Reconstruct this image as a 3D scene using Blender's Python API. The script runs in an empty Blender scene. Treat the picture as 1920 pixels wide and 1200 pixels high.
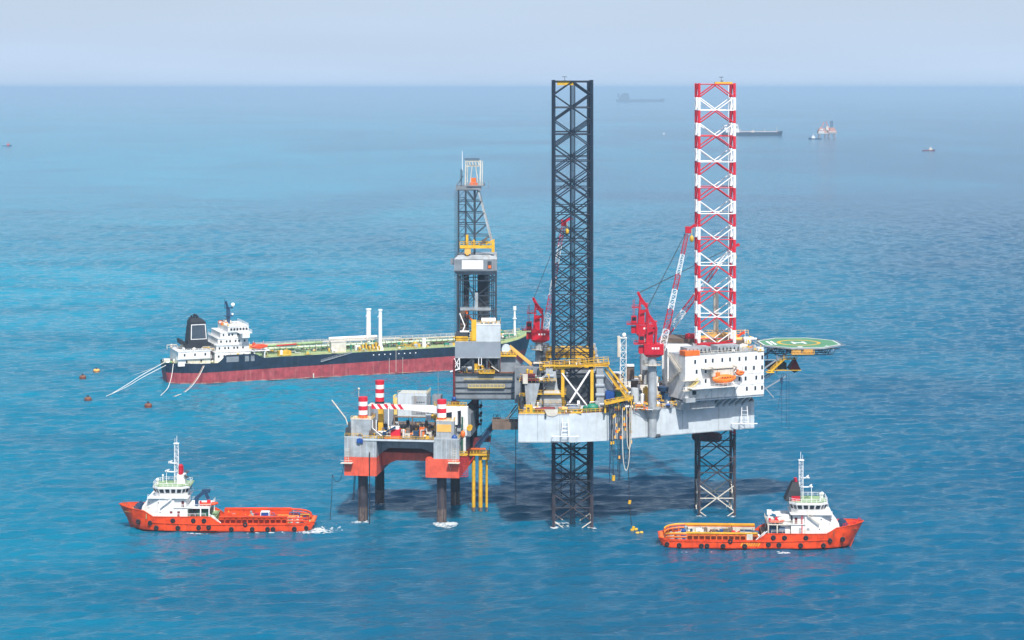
SKYVEIL = (4.2, 5.25, 6.8, 1); SKYS = .12; SUNE = 5.0; EXPO = 0.25; WAVE = 1.05; SSW = .6
WV = (.4, .5, .45); WC = ((0,.074,.155,1), (0,.235,.345,1), (0,.045,.1,1)); WR = .05; WS = .2
HAZEC = (.5,.75,1,1); HAZED = .8e-4
import bpy, math, random
from mathutils import Vector, Matrix
C = bpy.context.scene.collection
F = 3800.0; H = 141.0; HY = 165.0          # survey of the view: focal length in photo px, eye height in m, horizon row
def X(px, Y): return (px - 960.0) * Y / F
def Z(py, Y): return H - (py - HY) * Y / F
def YW(py, z=0.0): return (H - z) * F / (py - HY)
R = math.radians
V = Vector

# ------------------------------------------------------------------ materials
M = {}
def lin(c):
    return tuple(((x/255)/12.92 if x/255 <= .04045 else ((x/255+.055)/1.055)**2.4) for x in c)
def mat(name, col, rough=.5, metal=0.0, var=.12, streak=0.0, scol=(.16,.07,.03), nscale=.35, coat=0.0):
    m = bpy.data.materials.new(name); m.use_nodes = True
    nt = m.node_tree; N = nt.nodes; L = nt.links
    b = N['Principled BSDF']
    tc = N.new('ShaderNodeTexCoord')
    n1 = N.new('ShaderNodeTexNoise'); n1.inputs['Scale'].default_value = nscale; n1.inputs['Detail'].default_value = 5
    n1.inputs['Roughness'].default_value = .65
    L.new(tc.outputs['Object'], n1.inputs['Vector'])
    mr = N.new('ShaderNodeMapRange'); mr.inputs['From Min'].default_value = .3; mr.inputs['From Max'].default_value = .7
    mr.inputs['To Min'].default_value = 1 - var*1.6; mr.inputs['To Max'].default_value = 1 + var*.7
    L.new(n1.outputs['Fac'], mr.inputs['Value'])
    vm = N.new('ShaderNodeVectorMath'); vm.operation = 'SCALE'; vm.inputs[0].default_value = col[:3]
    L.new(mr.outputs[0], vm.inputs['Scale'])
    out = vm.outputs[0]
    if streak > 0:
        mp = N.new('ShaderNodeMapping'); mp.inputs['Scale'].default_value = (1.1, 1.1, .09)
        L.new(tc.outputs['Object'], mp.inputs['Vector'])
        n2 = N.new('ShaderNodeTexNoise'); n2.inputs['Scale'].default_value = 1.0; n2.inputs['Detail'].default_value = 4
        L.new(mp.outputs[0], n2.inputs['Vector'])
        r2 = N.new('ShaderNodeMapRange'); r2.inputs['From Min'].default_value = .52; r2.inputs['From Max'].default_value = .74
        r2.inputs['To Max'].default_value = streak
        L.new(n2.outputs['Fac'], r2.inputs['Value'])
        mx = N.new('ShaderNodeMix'); mx.data_type = 'RGBA'
        L.new(r2.outputs[0], mx.inputs['Factor']); L.new(out, mx.inputs[6]); mx.inputs[7].default_value = (*scol, 1)
        out = mx.outputs[2]
    L.new(out, b.inputs['Base Color'])
    r3 = N.new('ShaderNodeMapRange'); r3.inputs['To Min'].default_value = max(.05, rough-.1); r3.inputs['To Max'].default_value = min(1, rough+.15)
    L.new(n1.outputs['Fac'], r3.inputs['Value']); L.new(r3.outputs[0], b.inputs['Roughness'])
    b.inputs['Metallic'].default_value = metal
    M[name] = m
    return m
mat('white', (.78,.79,.78), .45, var=.12, streak=.4, scol=(.45,.36,.28))
mat('white_clean', (.8,.8,.8), .4, var=.05)
mat('cream', (.62,.58,.5), .55, var=.15, streak=.3)
mat('hull_grey', (.52,.58,.62), .45, var=.1, streak=.25, scol=(.3,.26,.22))
mat('light_grey', (.34,.38,.41), .5, var=.22, streak=.6, scol=(.2,.14,.1))
mat('grey', (.2,.23,.26), .55, var=.2, streak=.3, scol=(.1,.07,.05))
mat('mid_grey', (.24,.28,.33), .5, var=.08)
mat('derrick_grey', (.035,.055,.08), .5, var=.2, streak=.3, scol=(.14,.08,.05))
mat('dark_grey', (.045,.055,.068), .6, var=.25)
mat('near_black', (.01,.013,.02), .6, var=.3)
mat('leg_blue', (.003,.016,.038), .55, var=.3)
mat('marine_growth', (.12,.085,.075), .85, var=.5, streak=.6, scol=(.3,.27,.25), nscale=1.2)
mat('leg_dark_wet', (.045,.04,.055), .7, var=.4, streak=.5, scol=(.12,.08,.06))
mat('red', (.62,.012,.03), .45, var=.12)
mat('crane_red', (.5,.004,.02), .4, var=.15)
mat('orange_red', (.86,.07,.004), .42, var=.3, streak=.8, scol=(.42,.045,.012))
mat('pontoon_red', (.72,.1,.05), .5, var=.18, streak=.6, scol=(.25,.05,.03))
mat('orange', (.85,.17,.02), .45, var=.25, streak=.5, scol=(.4,.1,.03))
mat('lifeboat_orange', (.9,.2,.02), .4, var=.08)
mat('yellow', (.72,.42,.02), .45, var=.2, streak=.25, scol=(.25,.1,.03))
mat('pale_yellow', (.68,.52,.16), .5, var=.12)
mat('tan_yellow', (.75,.42,.1), .5, var=.1)
mat('deck_green', (.27,.4,.2), .65, var=.25, streak=.0)
mat('heli_green', (.09,.26,.14), .7, var=.12)
mat('green', (.01,.2,.12), .5, var=.2)
mat('dark_green', (.01,.08,.05), .5, var=.2)
mat('blue', (.01,.07,.3), .45, var=.2)
mat('dark_blue', (.01,.045,.11), .5, var=.2)
mat('tanker_navy', (.003,.018,.042), .45, var=.35, streak=.25, scol=(.05,.06,.08))
mat('boot_red', (.36,.05,.06), .6, var=.3, streak=.5, scol=(.5,.17,.16))
mat('deck_brown', (.17,.12,.09), .75, var=.3)
mat('deck_rust', (.22,.09,.05), .75, var=.35, nscale=.8)
mat('dark_red', (.16,.015,.02), .55, var=.3)
mat('glass', (.015,.02,.03), .08, var=.05)
mat('rubber', (.012,.014,.018), .8, var=.3)
mat('rope', (.75,.74,.7), .8, var=.1)
mat('rope_rust', (.5,.3,.2), .8, var=.1)
mat('steel', (.4,.42,.44), .4, metal=.5, var=.1)
mat('far_orange', (.5,.25,.17), .6, var=.2)
mat('foam_white', (.8,.86,.88), .9, var=.1)
M['foam_white'].node_tree.nodes['Principled BSDF'].inputs['Alpha'].default_value = .55
mat('scum', (.5,.27,.23), .8, var=.4)

# ------------------------------------------------------------------ mesh collector
class MB:
    def __init__(s): s.v = []; s.f = []; s.m = []; s.s = []
    def add(s, vs, fs, m=0, sm=False):
        o = len(s.v); s.v += [tuple(v) for v in vs]
        for f in fs: s.f.append([i+o for i in f]); s.m.append(m); s.s.append(sm)
        return s
    def box(s, x0, x1, y0, y1, z0, z1, m=0):
        return s.add([(x0,y0,z0),(x1,y0,z0),(x1,y1,z0),(x0,y1,z0),(x0,y0,z1),(x1,y0,z1),(x1,y1,z1),(x0,y1,z1)],
            [(0,3,2,1),(4,5,6,7),(0,1,5,4),(1,2,6,5),(2,3,7,6),(3,0,4,7)], m)
    def prism(s, poly, z0, z1, m=0, mt=None, mb=None):
        n = len(poly)
        vs = [(p[0],p[1],z0) for p in poly] + [(p[0],p[1],z1) for p in poly]
        s.add(vs, [(i,(i+1)%n,n+(i+1)%n,n+i) for i in range(n)], m)
        s.add(vs[n:], [tuple(range(n))], m if mt is None else mt)
        s.add(vs[:n], [tuple(reversed(range(n)))], m if mb is None else mb)
        return s
    def yprism(s, poly, y0, y1, m=0):      # poly in (x,z), counter-clockwise seen from -y
        n = len(poly)
        vs = [(p[0],y0,p[1]) for p in poly] + [(p[0],y1,p[1]) for p in poly]
        return s.add(vs, [(i,n+i,n+(i+1)%n,(i+1)%n) for i in range(n)] + [tuple(range(n)), tuple(reversed(range(n,2*n)))], m)
    def ring(s, p, ax, r, n, ph=0):
        ax = V(ax).normalized(); up = V((0,0,1)) if abs(ax.z) < .9 else V((0,1,0))
        a = ax.cross(up).normalized(); b = ax.cross(a).normalized()
        return [V(p) + (a*math.cos(2*math.pi*i/n+ph) + b*math.sin(2*math.pi*i/n+ph))*r for i in range(n)]
    def tube(s, p, q, r, n=8, m=0, r2=None, sm=True, cap=True):
        p = V(p); q = V(q); ax = q-p
        if ax.length < 1e-6: return s
        r2 = r if r2 is None else r2; ph = math.pi/n
        A = s.ring(p, ax, r, n, ph); B = s.ring(q, ax, r2, n, ph)
        s.add(A+B, [(i,n+i,n+(i+1)%n,(i+1)%n) for i in range(n)], m, sm and n > 5)
        if cap: s.add(A, [tuple(range(n))], m); s.add(B, [tuple(reversed(range(n)))], m)
        return s
    def path(s, pts, r, n=6, m=0):
        for a, b in zip(pts, pts[1:]): s.tube(a, b, r, n, m, cap=False)
        return s
    def bar(s, p, q, w, h=None, m=0):      # rectangular beam, h measured upwards
        p = V(p); q = V(q); ax = (q-p)
        if ax.length < 1e-6: return s
        ax.normalize(); h = w if h is None else h
        up = V((0,0,1)) if abs(ax.z) < .95 else V((0,1,0))
        a = ax.cross(up).normalized()*w/2; b = a.cross(ax).normalized()*h/2
        vs = [p-a-b,p+a-b,p+a+b,p-a+b,q-a-b,q+a-b,q+a+b,q-a+b]
        return s.add(vs, [(0,1,2,3),(7,6,5,4),(0,4,5,1),(1,5,6,2),(2,6,7,3),(3,7,4,0)], m)
    def loft(s, rings, m=0, sm=True, cap=True, closed=True):
        n = len(rings[0]); vs = [p for r in rings for p in r]; fs = []
        for k in range(len(rings)-1):
            for i in range(n if closed else n-1):
                j = (i+1) % n
                fs.append((k*n+i, k*n+j, (k+1)*n+j, (k+1)*n+i))
        s.add(vs, fs, m, sm)
        if cap: s.add(rings[0], [tuple(reversed(range(n)))], m); s.add(rings[-1], [tuple(range(n))], m)
        return s
    def ball(s, c, rx, ry=None, rz=None, m=0, nu=10, nv=7):
        ry = ry or rx; rz = rz or rx
        rings = []
        for j in range(nv+1):
            t = math.pi*j/nv; t = min(max(t, .02), math.pi-.02)
            rings.append([(c[0]+rx*math.sin(t)*math.cos(2*math.pi*i/nu), c[1]+ry*math.sin(t)*math.sin(2*math.pi*i/nu), c[2]-rz*math.cos(t)) for i in range(nu)])
        return s.loft(rings, m)
    def rail(s, pts, h=1.15, t=.1, step=2.2, m=0, mid=True):
        for a, b in zip(pts, pts[1:]):
            a = V(a); b = V(b); n = max(1, round((b-a).length/step)); up = V((0,0,h))
            s.bar(a+up, b+up, t, t, m)
            if mid: s.bar(a+up*.5, b+up*.5, t*.8, t*.8, m)
            for i in range(n+1):
                p = a.lerp(b, i/n); s.bar(p, p+up, t, t, m)
        return s
    def stair(s, a, b, w, m=0, step=.5, rails=True):   # a bottom, b top ; width in y (or x)
        a = V(a); b = V(b); d = b-a; side = V((-d.y, d.x, 0))
        side = side.normalized()*w/2 if side.length > 1e-3 else V((0,w/2,0))
        for k in (-1, 1):
            s.bar(a+side*k, b+side*k, .12, .35, m)
            if rails:
                s.bar(a+side*k+V((0,0,1)), b+side*k+V((0,0,1)), .1, .1, m)
                for i in range(5):
                    p = a.lerp(b, i/4)+side*k; s.bar(p, p+V((0,0,1)), .08, .08, m)
        n = max(3, int(d.length/step))
        for i in range(n):
            p = a.lerp(b, (i+.5)/n); s.bar(p-side, p+side, .28, .06, m)
        return s
    def ladder(s, x, y, z0, z1, w=.5, axis='x', m=0, t=.09):
        dx, dy = (w/2, 0) if axis == 'x' else (0, w/2)
        for k in (-1, 1): s.bar((x+dx*k,y+dy*k,z0),(x+dx*k,y+dy*k,z1), t, t, m)
        n = int((z1-z0)/.8)
        for i in range(n):
            z = z0+.4+i*.8; s.bar((x-dx,y-dy,z),(x+dx,y+dy,z), t*.7, t*.7, m)
        return s
    def box_truss(s, p, q, w, h, bays, t, m=0, ms=None, taper=1.0, t2=None):
        """lattice boom from p to q ; ms = function(bay)->material index"""
        p = V(p); q = V(q); ax = (q-p).normalized(); up = V((0,1,0)) if abs(ax.y) < .9 else V((0,0,1))
        a = ax.cross(up).normalized(); b = a.cross(ax).normalized(); t2 = t2 or t*.6
        def cs(f, k): return p.lerp(q, f) + a*(k[0]*w/2*(1+(taper-1)*f)) + b*(k[1]*h/2*(1+(taper-1)*f))
        K = [(-1,-1),(1,-1),(1,1),(-1,1)]
        for i in range(bays):
            mm = ms(i) if ms else m; f0 = i/bays; f1 = (i+1)/bays
            for j in range(4):
                s.tube(cs(f0,K[j]), cs(f1,K[j]), t, 4, mm, cap=False)
                k2 = K[(j+1)%4]
                if i % 2 == 0: s.tube(cs(f0,K[j]), cs(f1,k2), t2, 4, mm, cap=False)
                else: s.tube(cs(f0,k2), cs(f1,K[j]), t2, 4, mm, cap=False)
                s.tube(cs(f1,K[j]), cs(f1,k2), t2, 4, mm, cap=False)
        return s
    def build(s, name, mats, parent=None, label=None, loc=None, rz=0):
        me = bpy.data.meshes.new(name); me.from_pydata([tuple(v) for v in s.v], [], s.f)
        if not isinstance(mats, (list, tuple)): mats = [mats]
        for k in mats: me.materials.append(M[k])
        me.polygons.foreach_set('material_index', s.m); me.polygons.foreach_set('use_smooth', s.s)
        me.update()
        o = bpy.data.objects.new(name, me); C.objects.link(o)
        if parent: o.parent = parent
        if label: o['label'] = label
        if loc is not None: o.location = loc
        if rz: o.rotation_euler.z = rz
        return o
def tag(o, label, cat, group=None):
    o['label'] = label; o['category'] = cat
    if group: o['group'] = group
    return o
def empty(name, loc=(0,0,0), rz=0, parent=None, label=None, cat=None, group=None):
    o = bpy.data.objects.new(name, None); C.objects.link(o); o.location = loc; o.rotation_euler.z = rz
    o.empty_display_size = .5
    if parent: o.parent = parent
    if label: tag(o, label, cat, group)
    return o
def copy_tree(o, parent=None, top=True):
    c = o.copy(); C.objects.link(c)
    if parent is not None: c.parent = parent
    for ch in list(o.children): copy_tree(ch, c, False)
    return c

# small deck machinery, each its own part
def gear(parent, x0, x1, y0, y1, z, n, seed, hmax=3.0, pal=None, big=1.0):
    rnd = random.Random(seed)
    pal = pal or ['light_grey','grey','white','yellow','dark_grey','dark_red','cream','mid_grey','green','blue']
    for i in range(n):
        x = rnd.uniform(x0, x1); y = rnd.uniform(y0, y1); w = rnd.uniform(.8, 2.2)*big; d = rnd.uniform(.8, 2.0)*big; h = rnd.uniform(.8, hmax)
        m = rnd.choice(pal); m2 = rnd.choice(['dark_grey','yellow','steel','grey']); k = rnd.random(); b = MB()
        if k < .26:
            b.box(x-w/2, x+w/2, y-d/2, y+d/2, z+.15, z+h); b.box(x-w/2-.1, x+w/2+.1, y-d/2-.1, y+d/2+.1, z, z+.15, 1)
            b.box(x-w*.3, x+w*.1, y-d/2-.06, y-d/2, z+.3, z+h*.7, 1); b.tube((x+w*.25,y,z+h), (x+w*.25,y,z+h+.7), .12, 6, 1)
            b.build('control_cabinet', [m, m2], parent)
        elif k < .45:
            r = w*.38; b.tube((x,y,z+.4), (x,y,z+h), r, 12); b.tube((x,y,z+h), (x,y,z+h+r*.5), r, 12, 0, r*.35)
            b.tube((x+r*.5,y-r*.8,z), (x+r*.5,y-r*.8,z+h), .09, 5, 1)
            for a in range(3): b.bar((x+r*.8*math.cos(a*2.1),y+r*.8*math.sin(a*2.1),z), (x+r*.8*math.cos(a*2.1),y+r*.8*math.sin(a*2.1),z+.5), .15, .15, 1)
            b.build('upright_tank', [m, m2], parent)
        elif k < .6:
            r = w*.35; zc = z+.4+r; b.tube((x-w*.8,y,zc), (x+w*.8,y,zc), r, 12); b.ball((x-w*.8,y,zc), r*.5, r*.98, r*.98); b.ball((x+w*.8,y,zc), r*.5, r*.98, r*.98)
            for sx in (-.5,.5): b.box(x+sx*w-.12, x+sx*w+.12, y-r*.8, y+r*.8, z, zc-r*.5, 1)
            b.tube((x,y,zc+r*.9), (x,y,zc+r+.6), .1, 5, 1)
            b.build('horizontal_tank', [m, m2], parent)
        elif k < .8:
            for j in range(rnd.randint(2,4)):
                yy = y+j*.3; hh = z+.4+rnd.uniform(.2, hmax*.7); L = w*1.4
                b.path([(x-L,yy,z), (x-L,yy,hh), (x+L*.3,yy,hh), (x+L*.3,yy,hh*.5+z*.5), (x+L,yy,hh*.5+z*.5), (x+L,yy,z)], .11, 5, j % 2)
            b.tube((x,y-.2,hh), (x,y+.2,hh), .35, 8, 1)
            b.build('pipework', [m, m2], parent)
        else:
            r = .55*big; zc = z+r+.35; b.tube((x-w*.4,y,zc), (x+w*.4,y,zc), r*.7, 10)
            for sx in (-1,1): b.tube((x+sx*w*.4,y,zc), (x+sx*(w*.4+.1),y,zc), r, 12, 1); b.bar((x+sx*(w*.4+.2),y-r,z), (x+sx*(w*.4+.2),y,zc+.1), .12, .12, 1); b.bar((x+sx*(w*.4+.2),y+r,z), (x+sx*(w*.4+.2),y,zc+.1), .12, .12, 1)
            b.box(x+w*.55, x+w*.55+.7, y-.4, y+.4, z, z+.9, 1)
            b.build('winch', [m, m2], parent)
# ------------------------------------------------------------------ world, sun, camera
SUN_EL, SUN_AZ = 52.0, 168.0      # azimuth of the sun measured from +Y clockwise (behind the camera, a little to the right)
W = bpy.data.worlds.new('World'); bpy.context.scene.world = W; W.use_nodes = True
nt = W.node_tree; N = nt.nodes; L = nt.links
bg = N['Background']
sky = N.new('ShaderNodeTexSky'); sky.sky_type = 'NISHITA'; sky.sun_disc = False
sky.sun_elevation = R(SUN_EL); sky.sun_rotation = R(SUN_AZ); sky.air_density = 1.0; sky.dust_density = 2.5; sky.altitude = 100; sky.ozone_density = 1.5
# thin veil of cloud over the clear sky
tc = N.new('ShaderNodeTexCoord'); mp = N.new('ShaderNodeMapping'); mp.inputs['Scale'].default_value = (1.6, 1.6, 13)
nz = N.new('ShaderNodeTexNoise'); nz.inputs['Scale'].default_value = 2.2; nz.inputs['Detail'].default_value = 4; nz.inputs['Roughness'].default_value = .45
L.new(tc.outputs['Generated'], mp.inputs['Vector']); L.new(mp.outputs[0], nz.inputs['Vector'])
mr = N.new('ShaderNodeMapRange'); mr.inputs['From Min'].default_value = .3; mr.inputs['From Max'].default_value = .7; mr.inputs['To Min'].default_value = .82; mr.inputs['To Max'].default_value = 1.0
L.new(nz.outputs['Fac'], mr.inputs['Value'])
mx = N.new('ShaderNodeMix'); mx.data_type = 'RGBA'
sx3 = N.new('ShaderNodeSeparateXYZ'); L.new(tc.outputs['Generated'], sx3.inputs[0])
el = N.new('ShaderNodeMapRange'); el.interpolation_type = 'SMOOTHSTEP'; el.inputs['From Min'].default_value = 0; el.inputs['From Max'].default_value = .14; el.inputs['To Min'].default_value = 1; el.inputs['To Max'].default_value = .06
L.new(sx3.outputs['Z'], el.inputs['Value']); ml = N.new('ShaderNodeMath'); ml.operation = 'MULTIPLY'; L.new(mr.outputs[0], ml.inputs[0]); L.new(el.outputs[0], ml.inputs[1])
L.new(ml.outputs[0], mx.inputs['Factor']); L.new(sky.outputs[0], mx.inputs[6]); mx.inputs[7].default_value = SKYVEIL
L.new(mx.outputs[2], bg.inputs['Color']); bg.inputs['Strength'].default_value = SKYS
sun = bpy.data.lights.new('sun', 'SUN'); sun.energy = SUNE; sun.angle = R(.55); sun.color = (1, .96, .9)
so = bpy.data.objects.new('sun', sun); C.objects.link(so)
sd = V((math.sin(R(SUN_AZ))*math.cos(R(SUN_EL)), math.cos(R(SUN_AZ))*math.cos(R(SUN_EL)), math.sin(R(SUN_EL))))
so.rotation_euler = sd.to_track_quat('Z', 'Y').to_euler()
cam = bpy.data.cameras.new('camera'); co = bpy.data.objects.new('camera', cam); C.objects.link(co)
co.location = (0, 0, H); co.rotation_euler = (R(90), 0, 0); cam.sensor_width = 36; cam.lens = 36*F/1920
cam.shift_y = -(600-HY)/1920; cam.clip_start = 1; cam.clip_end = 150000
S = bpy.context.scene; S.camera = co
S.view_settings.view_transform = 'Standard'; S.view_settings.look = 'None'; S.view_settings.exposure = EXPO; S.view_settings.gamma = 1
S.cycles.use_denoising = True
S.cycles.max_bounces = 6; S.cycles.diffuse_bounces = 2; S.cycles.glossy_bounces = 3; S.cycles.volume_bounces = 0; S.cycles.transparent_max_bounces = 8
S.cycles.sample_clamp_indirect = 3; S.cycles.sample_clamp_direct = 12

# ------------------------------------------------------------------ sea
def water_material():
    m = bpy.data.materials.new('sea_water'); m.use_nodes = True; nt = m.node_tree; N = nt.nodes; L = nt.links
    b = N['Principled BSDF']; g = N.new('ShaderNodeNewGeometry')
    def noise(scale, sx, sy, det, rot=0, rough=.5, dist=0):
        mp = N.new('ShaderNodeMapping'); mp.inputs['Scale'].default_value = (sx, sy, 1); mp.inputs['Rotation'].default_value = (0,0,R(rot))
        L.new(g.outputs['Position'], mp.inputs['Vector'])
        n = N.new('ShaderNodeTexNoise'); n.inputs['Scale'].default_value = scale; n.inputs['Detail'].default_value = det; n.inputs['Roughness'].default_value = rough
        n.inputs['Distortion'].default_value = dist
        L.new(mp.outputs[0], n.inputs['Vector']); return n.outputs['Fac']
    def mathn(op, a, b2):
        n = N.new('ShaderNodeMath'); n.operation = op
        for i, q in enumerate((a, b2)):
            if isinstance(q, (int, float)): n.inputs[i].default_value = q
            else: L.new(q, n.inputs[i])
        return n.outputs[0]
    def rng(v, a, b2, c, d):
        n = N.new('ShaderNodeMapRange'); n.interpolation_type = 'SMOOTHSTEP'
        n.inputs['From Min'].default_value = a; n.inputs['From Max'].default_value = b2; n.inputs['To Min'].default_value = c; n.inputs['To Max'].default_value = d
        L.new(v, n.inputs['Value']); return n.outputs[0]
    # wave heights (metres): wind sea from the front left, chop on top
    n1 = noise(.055, .45, 1.0, 3, 8, .55); n2 = noise(.2, .5, 1.0, 5, -6, .6, .4); n3 = noise(.75, .6, 1.0, 4, 14, .6)
    hgt = mathn('ADD', mathn('ADD', mathn('MULTIPLY', n1, WV[0]), mathn('MULTIPLY', n2, WV[1])), mathn('MULTIPLY', n3, WV[2]))
    bp = N.new('ShaderNodeBump'); bp.inputs['Strength'].default_value = 1; bp.inputs['Distance'].default_value = 1
    L.new(hgt, bp.inputs['Height']); L.new(bp.outputs[0], b.inputs['Normal'])
    # body colour: clear blue water with paler turquoise, silty patches towards the tanker and the left
    sp = N.new('ShaderNodeSeparateXYZ'); L.new(g.outputs['Position'], sp.inputs[0])
    big = noise(.0016, 1, .55, 3, 10, .5, .5)
    med = noise(.012, .5, 1, 3, 0, .6)
    xx = mathn('DIVIDE', sp.outputs[0], mathn('ADD', sp.outputs[1], 50))     # bearing of the water from the north-south line through the anchorage
    turb = mathn('ADD', mathn('MULTIPLY', rng(xx, -.28, .24, 1, 0), .6), mathn('MULTIPLY', rng(big, .35, .65, 0, 1), .45))
    turb = mathn('MULTIPLY', turb, rng(sp.outputs[1], 500, 1100, .55, 1))
    c1 = N.new('ShaderNodeMix'); c1.data_type = 'RGBA'; L.new(rng(turb, 0, 1, 0, 1), c1.inputs['Factor'])
    c1.inputs[6].default_value = WC[0]; c1.inputs[7].default_value = WC[1]
    c2 = N.new('ShaderNodeMix'); c2.data_type = 'RGBA'; L.new(rng(med, .4, .7, 0, .35), c2.inputs['Factor'])
    L.new(c1.outputs[2], c2.inputs[6]); c2.inputs[7].default_value = WC[2]
    L.new(c2.outputs[2], b.inputs['Base Color'])
    L.new(rng(sp.outputs[1], 1100, 4500, WR, .13), b.inputs['Roughness']); b.inputs['IOR'].default_value = 1.33; b.inputs['Specular IOR Level'].default_value = WS
    b.subsurface_method = 'BURLEY'; b.inputs['Subsurface Weight'].default_value = SSW; b.inputs['Subsurface Radius'].default_value = (.3, 1.0, 1.1); b.inputs['Subsurface Scale'].default_value = 9.0
    M['water'] = m
water_material()
import numpy as np
xf = np.arange(-700, 700.1, 1.25); yf = 455*np.exp(np.linspace(0, math.log(3000/455), 1150))
gx = np.concatenate([[-30000,-12000,-5000,-2000,-1200,-850], xf, [850,1200,2000,5000,12000,30000]]); gy = np.concatenate([[-300,0,200,330,410], yf, [3400,4200,6000,11000,21500,40000,60000]])
GX, GY = np.meshgrid(gx, gy); rs = np.random.RandomState(3)
def fade(v, a, b): t = np.clip((v-a)/(b-a), 0, 1); return t*t*(3-2*t)
env = fade(GX,-700,-600)*(1-fade(GX,600,700))*fade(GY,455,485)*(1-fade(GY,1300,3000))
gust = 1+.25*np.sin(GX*.021+1.3*np.sin(GY*.009))*np.sin(GY*.013+GX*.006)
ZZ = np.zeros_like(GX); DX = np.zeros_like(GX); DY = np.zeros_like(GX)
NW = 64
for i in range(NW):
    lam = 3.0*(15/3.0)**(rs.rand()**1.1); k = 2*math.pi/lam; th_ = R(-78)+rs.normal(0, .42); ph = rs.rand()*6.283
    amp = WAVE*lam**.9/NW**.5*.045
    a_ = (GX*math.cos(th_)+GY*math.sin(th_))*k+ph+1.2*np.sin(GX*.03+i)*np.sin(GY*.017+i*2)
    amp = amp*(1-fade(GY, lam*260, lam*420))
    ZZ += amp*np.cos(a_); DX -= 1.25*amp*math.cos(th_)*np.sin(a_); DY -= 1.25*amp*math.sin(th_)*np.sin(a_)
ZZ *= env*gust; DX *= env; DY *= env
co_ = np.stack([GX+DX, GY+DY, ZZ], -1).reshape(-1,3).astype(np.float32)
ny_, nx2 = GX.shape; I = (np.arange(ny_-1)[:,None]*nx2+np.arange(nx2-1)[None,:]).ravel()
quads = np.stack([I, I+1, I+nx2+1, I+nx2], -1).astype(np.int32)
def sea_z(x, y): return float(ZZ[min(len(gy)-1, int(np.searchsorted(gy, y))), min(len(gx)-1, int(np.searchsorted(gx, x)))])
me = bpy.data.meshes.new('sea'); me.vertices.add(len(co_)); me.vertices.foreach_set('co', co_.ravel()); me.loops.add(quads.size); me.loops.foreach_set('vertex_index', quads.ravel())
me.polygons.add(len(quads)); me.polygons.foreach_set('loop_start', np.arange(len(quads), dtype=np.int32)*4); me.polygons.foreach_set('use_smooth', np.ones(len(quads), dtype=bool))
me.update(calc_edges=True); me.materials.append(M['water']); o = bpy.data.objects.new('sea', me); C.objects.link(o); o['kind'] = 'structure'
# ------------------------------------------------------------------ haze
hm = bpy.data.materials.new('haze_air'); hm.use_nodes = True; hn = hm.node_tree; hn.nodes.clear()
ho = hn.nodes.new('ShaderNodeOutputMaterial'); pv = hn.nodes.new('ShaderNodeVolumePrincipled')
pv.inputs['Color'].default_value = HAZEC; pv.inputs['Density'].default_value = HAZED; pv.inputs['Anisotropy'].default_value = 0.0
hn.links.new(pv.outputs[0], ho.inputs['Volume']); M['haze'] = hm
if HAZED > 0:
    o = MB().box(-30500, 30500, -400, 60500, -8, 160).build('haze', 'haze'); o['kind'] = 'stuff'; o['label'] = 'pale blue sea haze'
# ------------------------------------------------------------------ jack-up drilling rig (origin at water level between its two aft legs, bow to +x)
OX, OY = 20.0, 675.3
rig = empty('jack_up_rig', (OX,OY,0), label='grey jack-up drilling rig on lattice legs, with tall derrick, white cabins and green helideck', cat='drilling rig')
def U(px, Yw): return X(px, Yw) - OX
def UZ(px, py, v): Yw = OY + v; return (X(px, Yw)-OX, v, Z(py, Yw))
ZB, ZT = 29.2, 38.3
hp = [(-18,-36.4),(-2,-36.4),(10.6,-32.6),(59.6,-9.4),(59.6,9.4),(10.6,32.6),(-2,36.4),(-18,36.4)]
b = MB(); b.prism(hp, ZB, ZT, 0, 1, 2)
def side_pt(t, off=0):   # along near taper side
    a = V((10.6,-32.6,0)); c = V((59.6,-9.4,0)); d = (c-a).normalized(); n = V((d.y,-d.x,0)); return a.lerp(c, t)+n*off
b.build('hull', ['hull_grey','deck_rust','mid_grey'], rig)
b = MB()
for x in (-12, -5): b.box(x, x+.12, -36.46, -36.4, ZB, ZT)
for t in (.02,.25,.5,.75,.97):
    p = side_pt(t, .03); b.bar((p.x,p.y,ZB),(p.x,p.y,ZT), .14, .14)
b.bar((-18,-36.43,ZT-.2),(-2,-36.43,ZT-.2), .1,.3); b.bar(side_pt(0,.03)+V((0,0,ZT-.2)), side_pt(1,.03)+V((0,0,ZT-.2)), .1,.3)
b.bar((-18,-36.43,ZB+.2),(-2,-36.43,ZB+.2), .1,.3); b.bar(side_pt(0,.03)+V((0,0,ZB+.2)), side_pt(1,.03)+V((0,0,ZB+.2)), .1,.3)
b.build('weld_seams', 'light_grey', rig)
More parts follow.
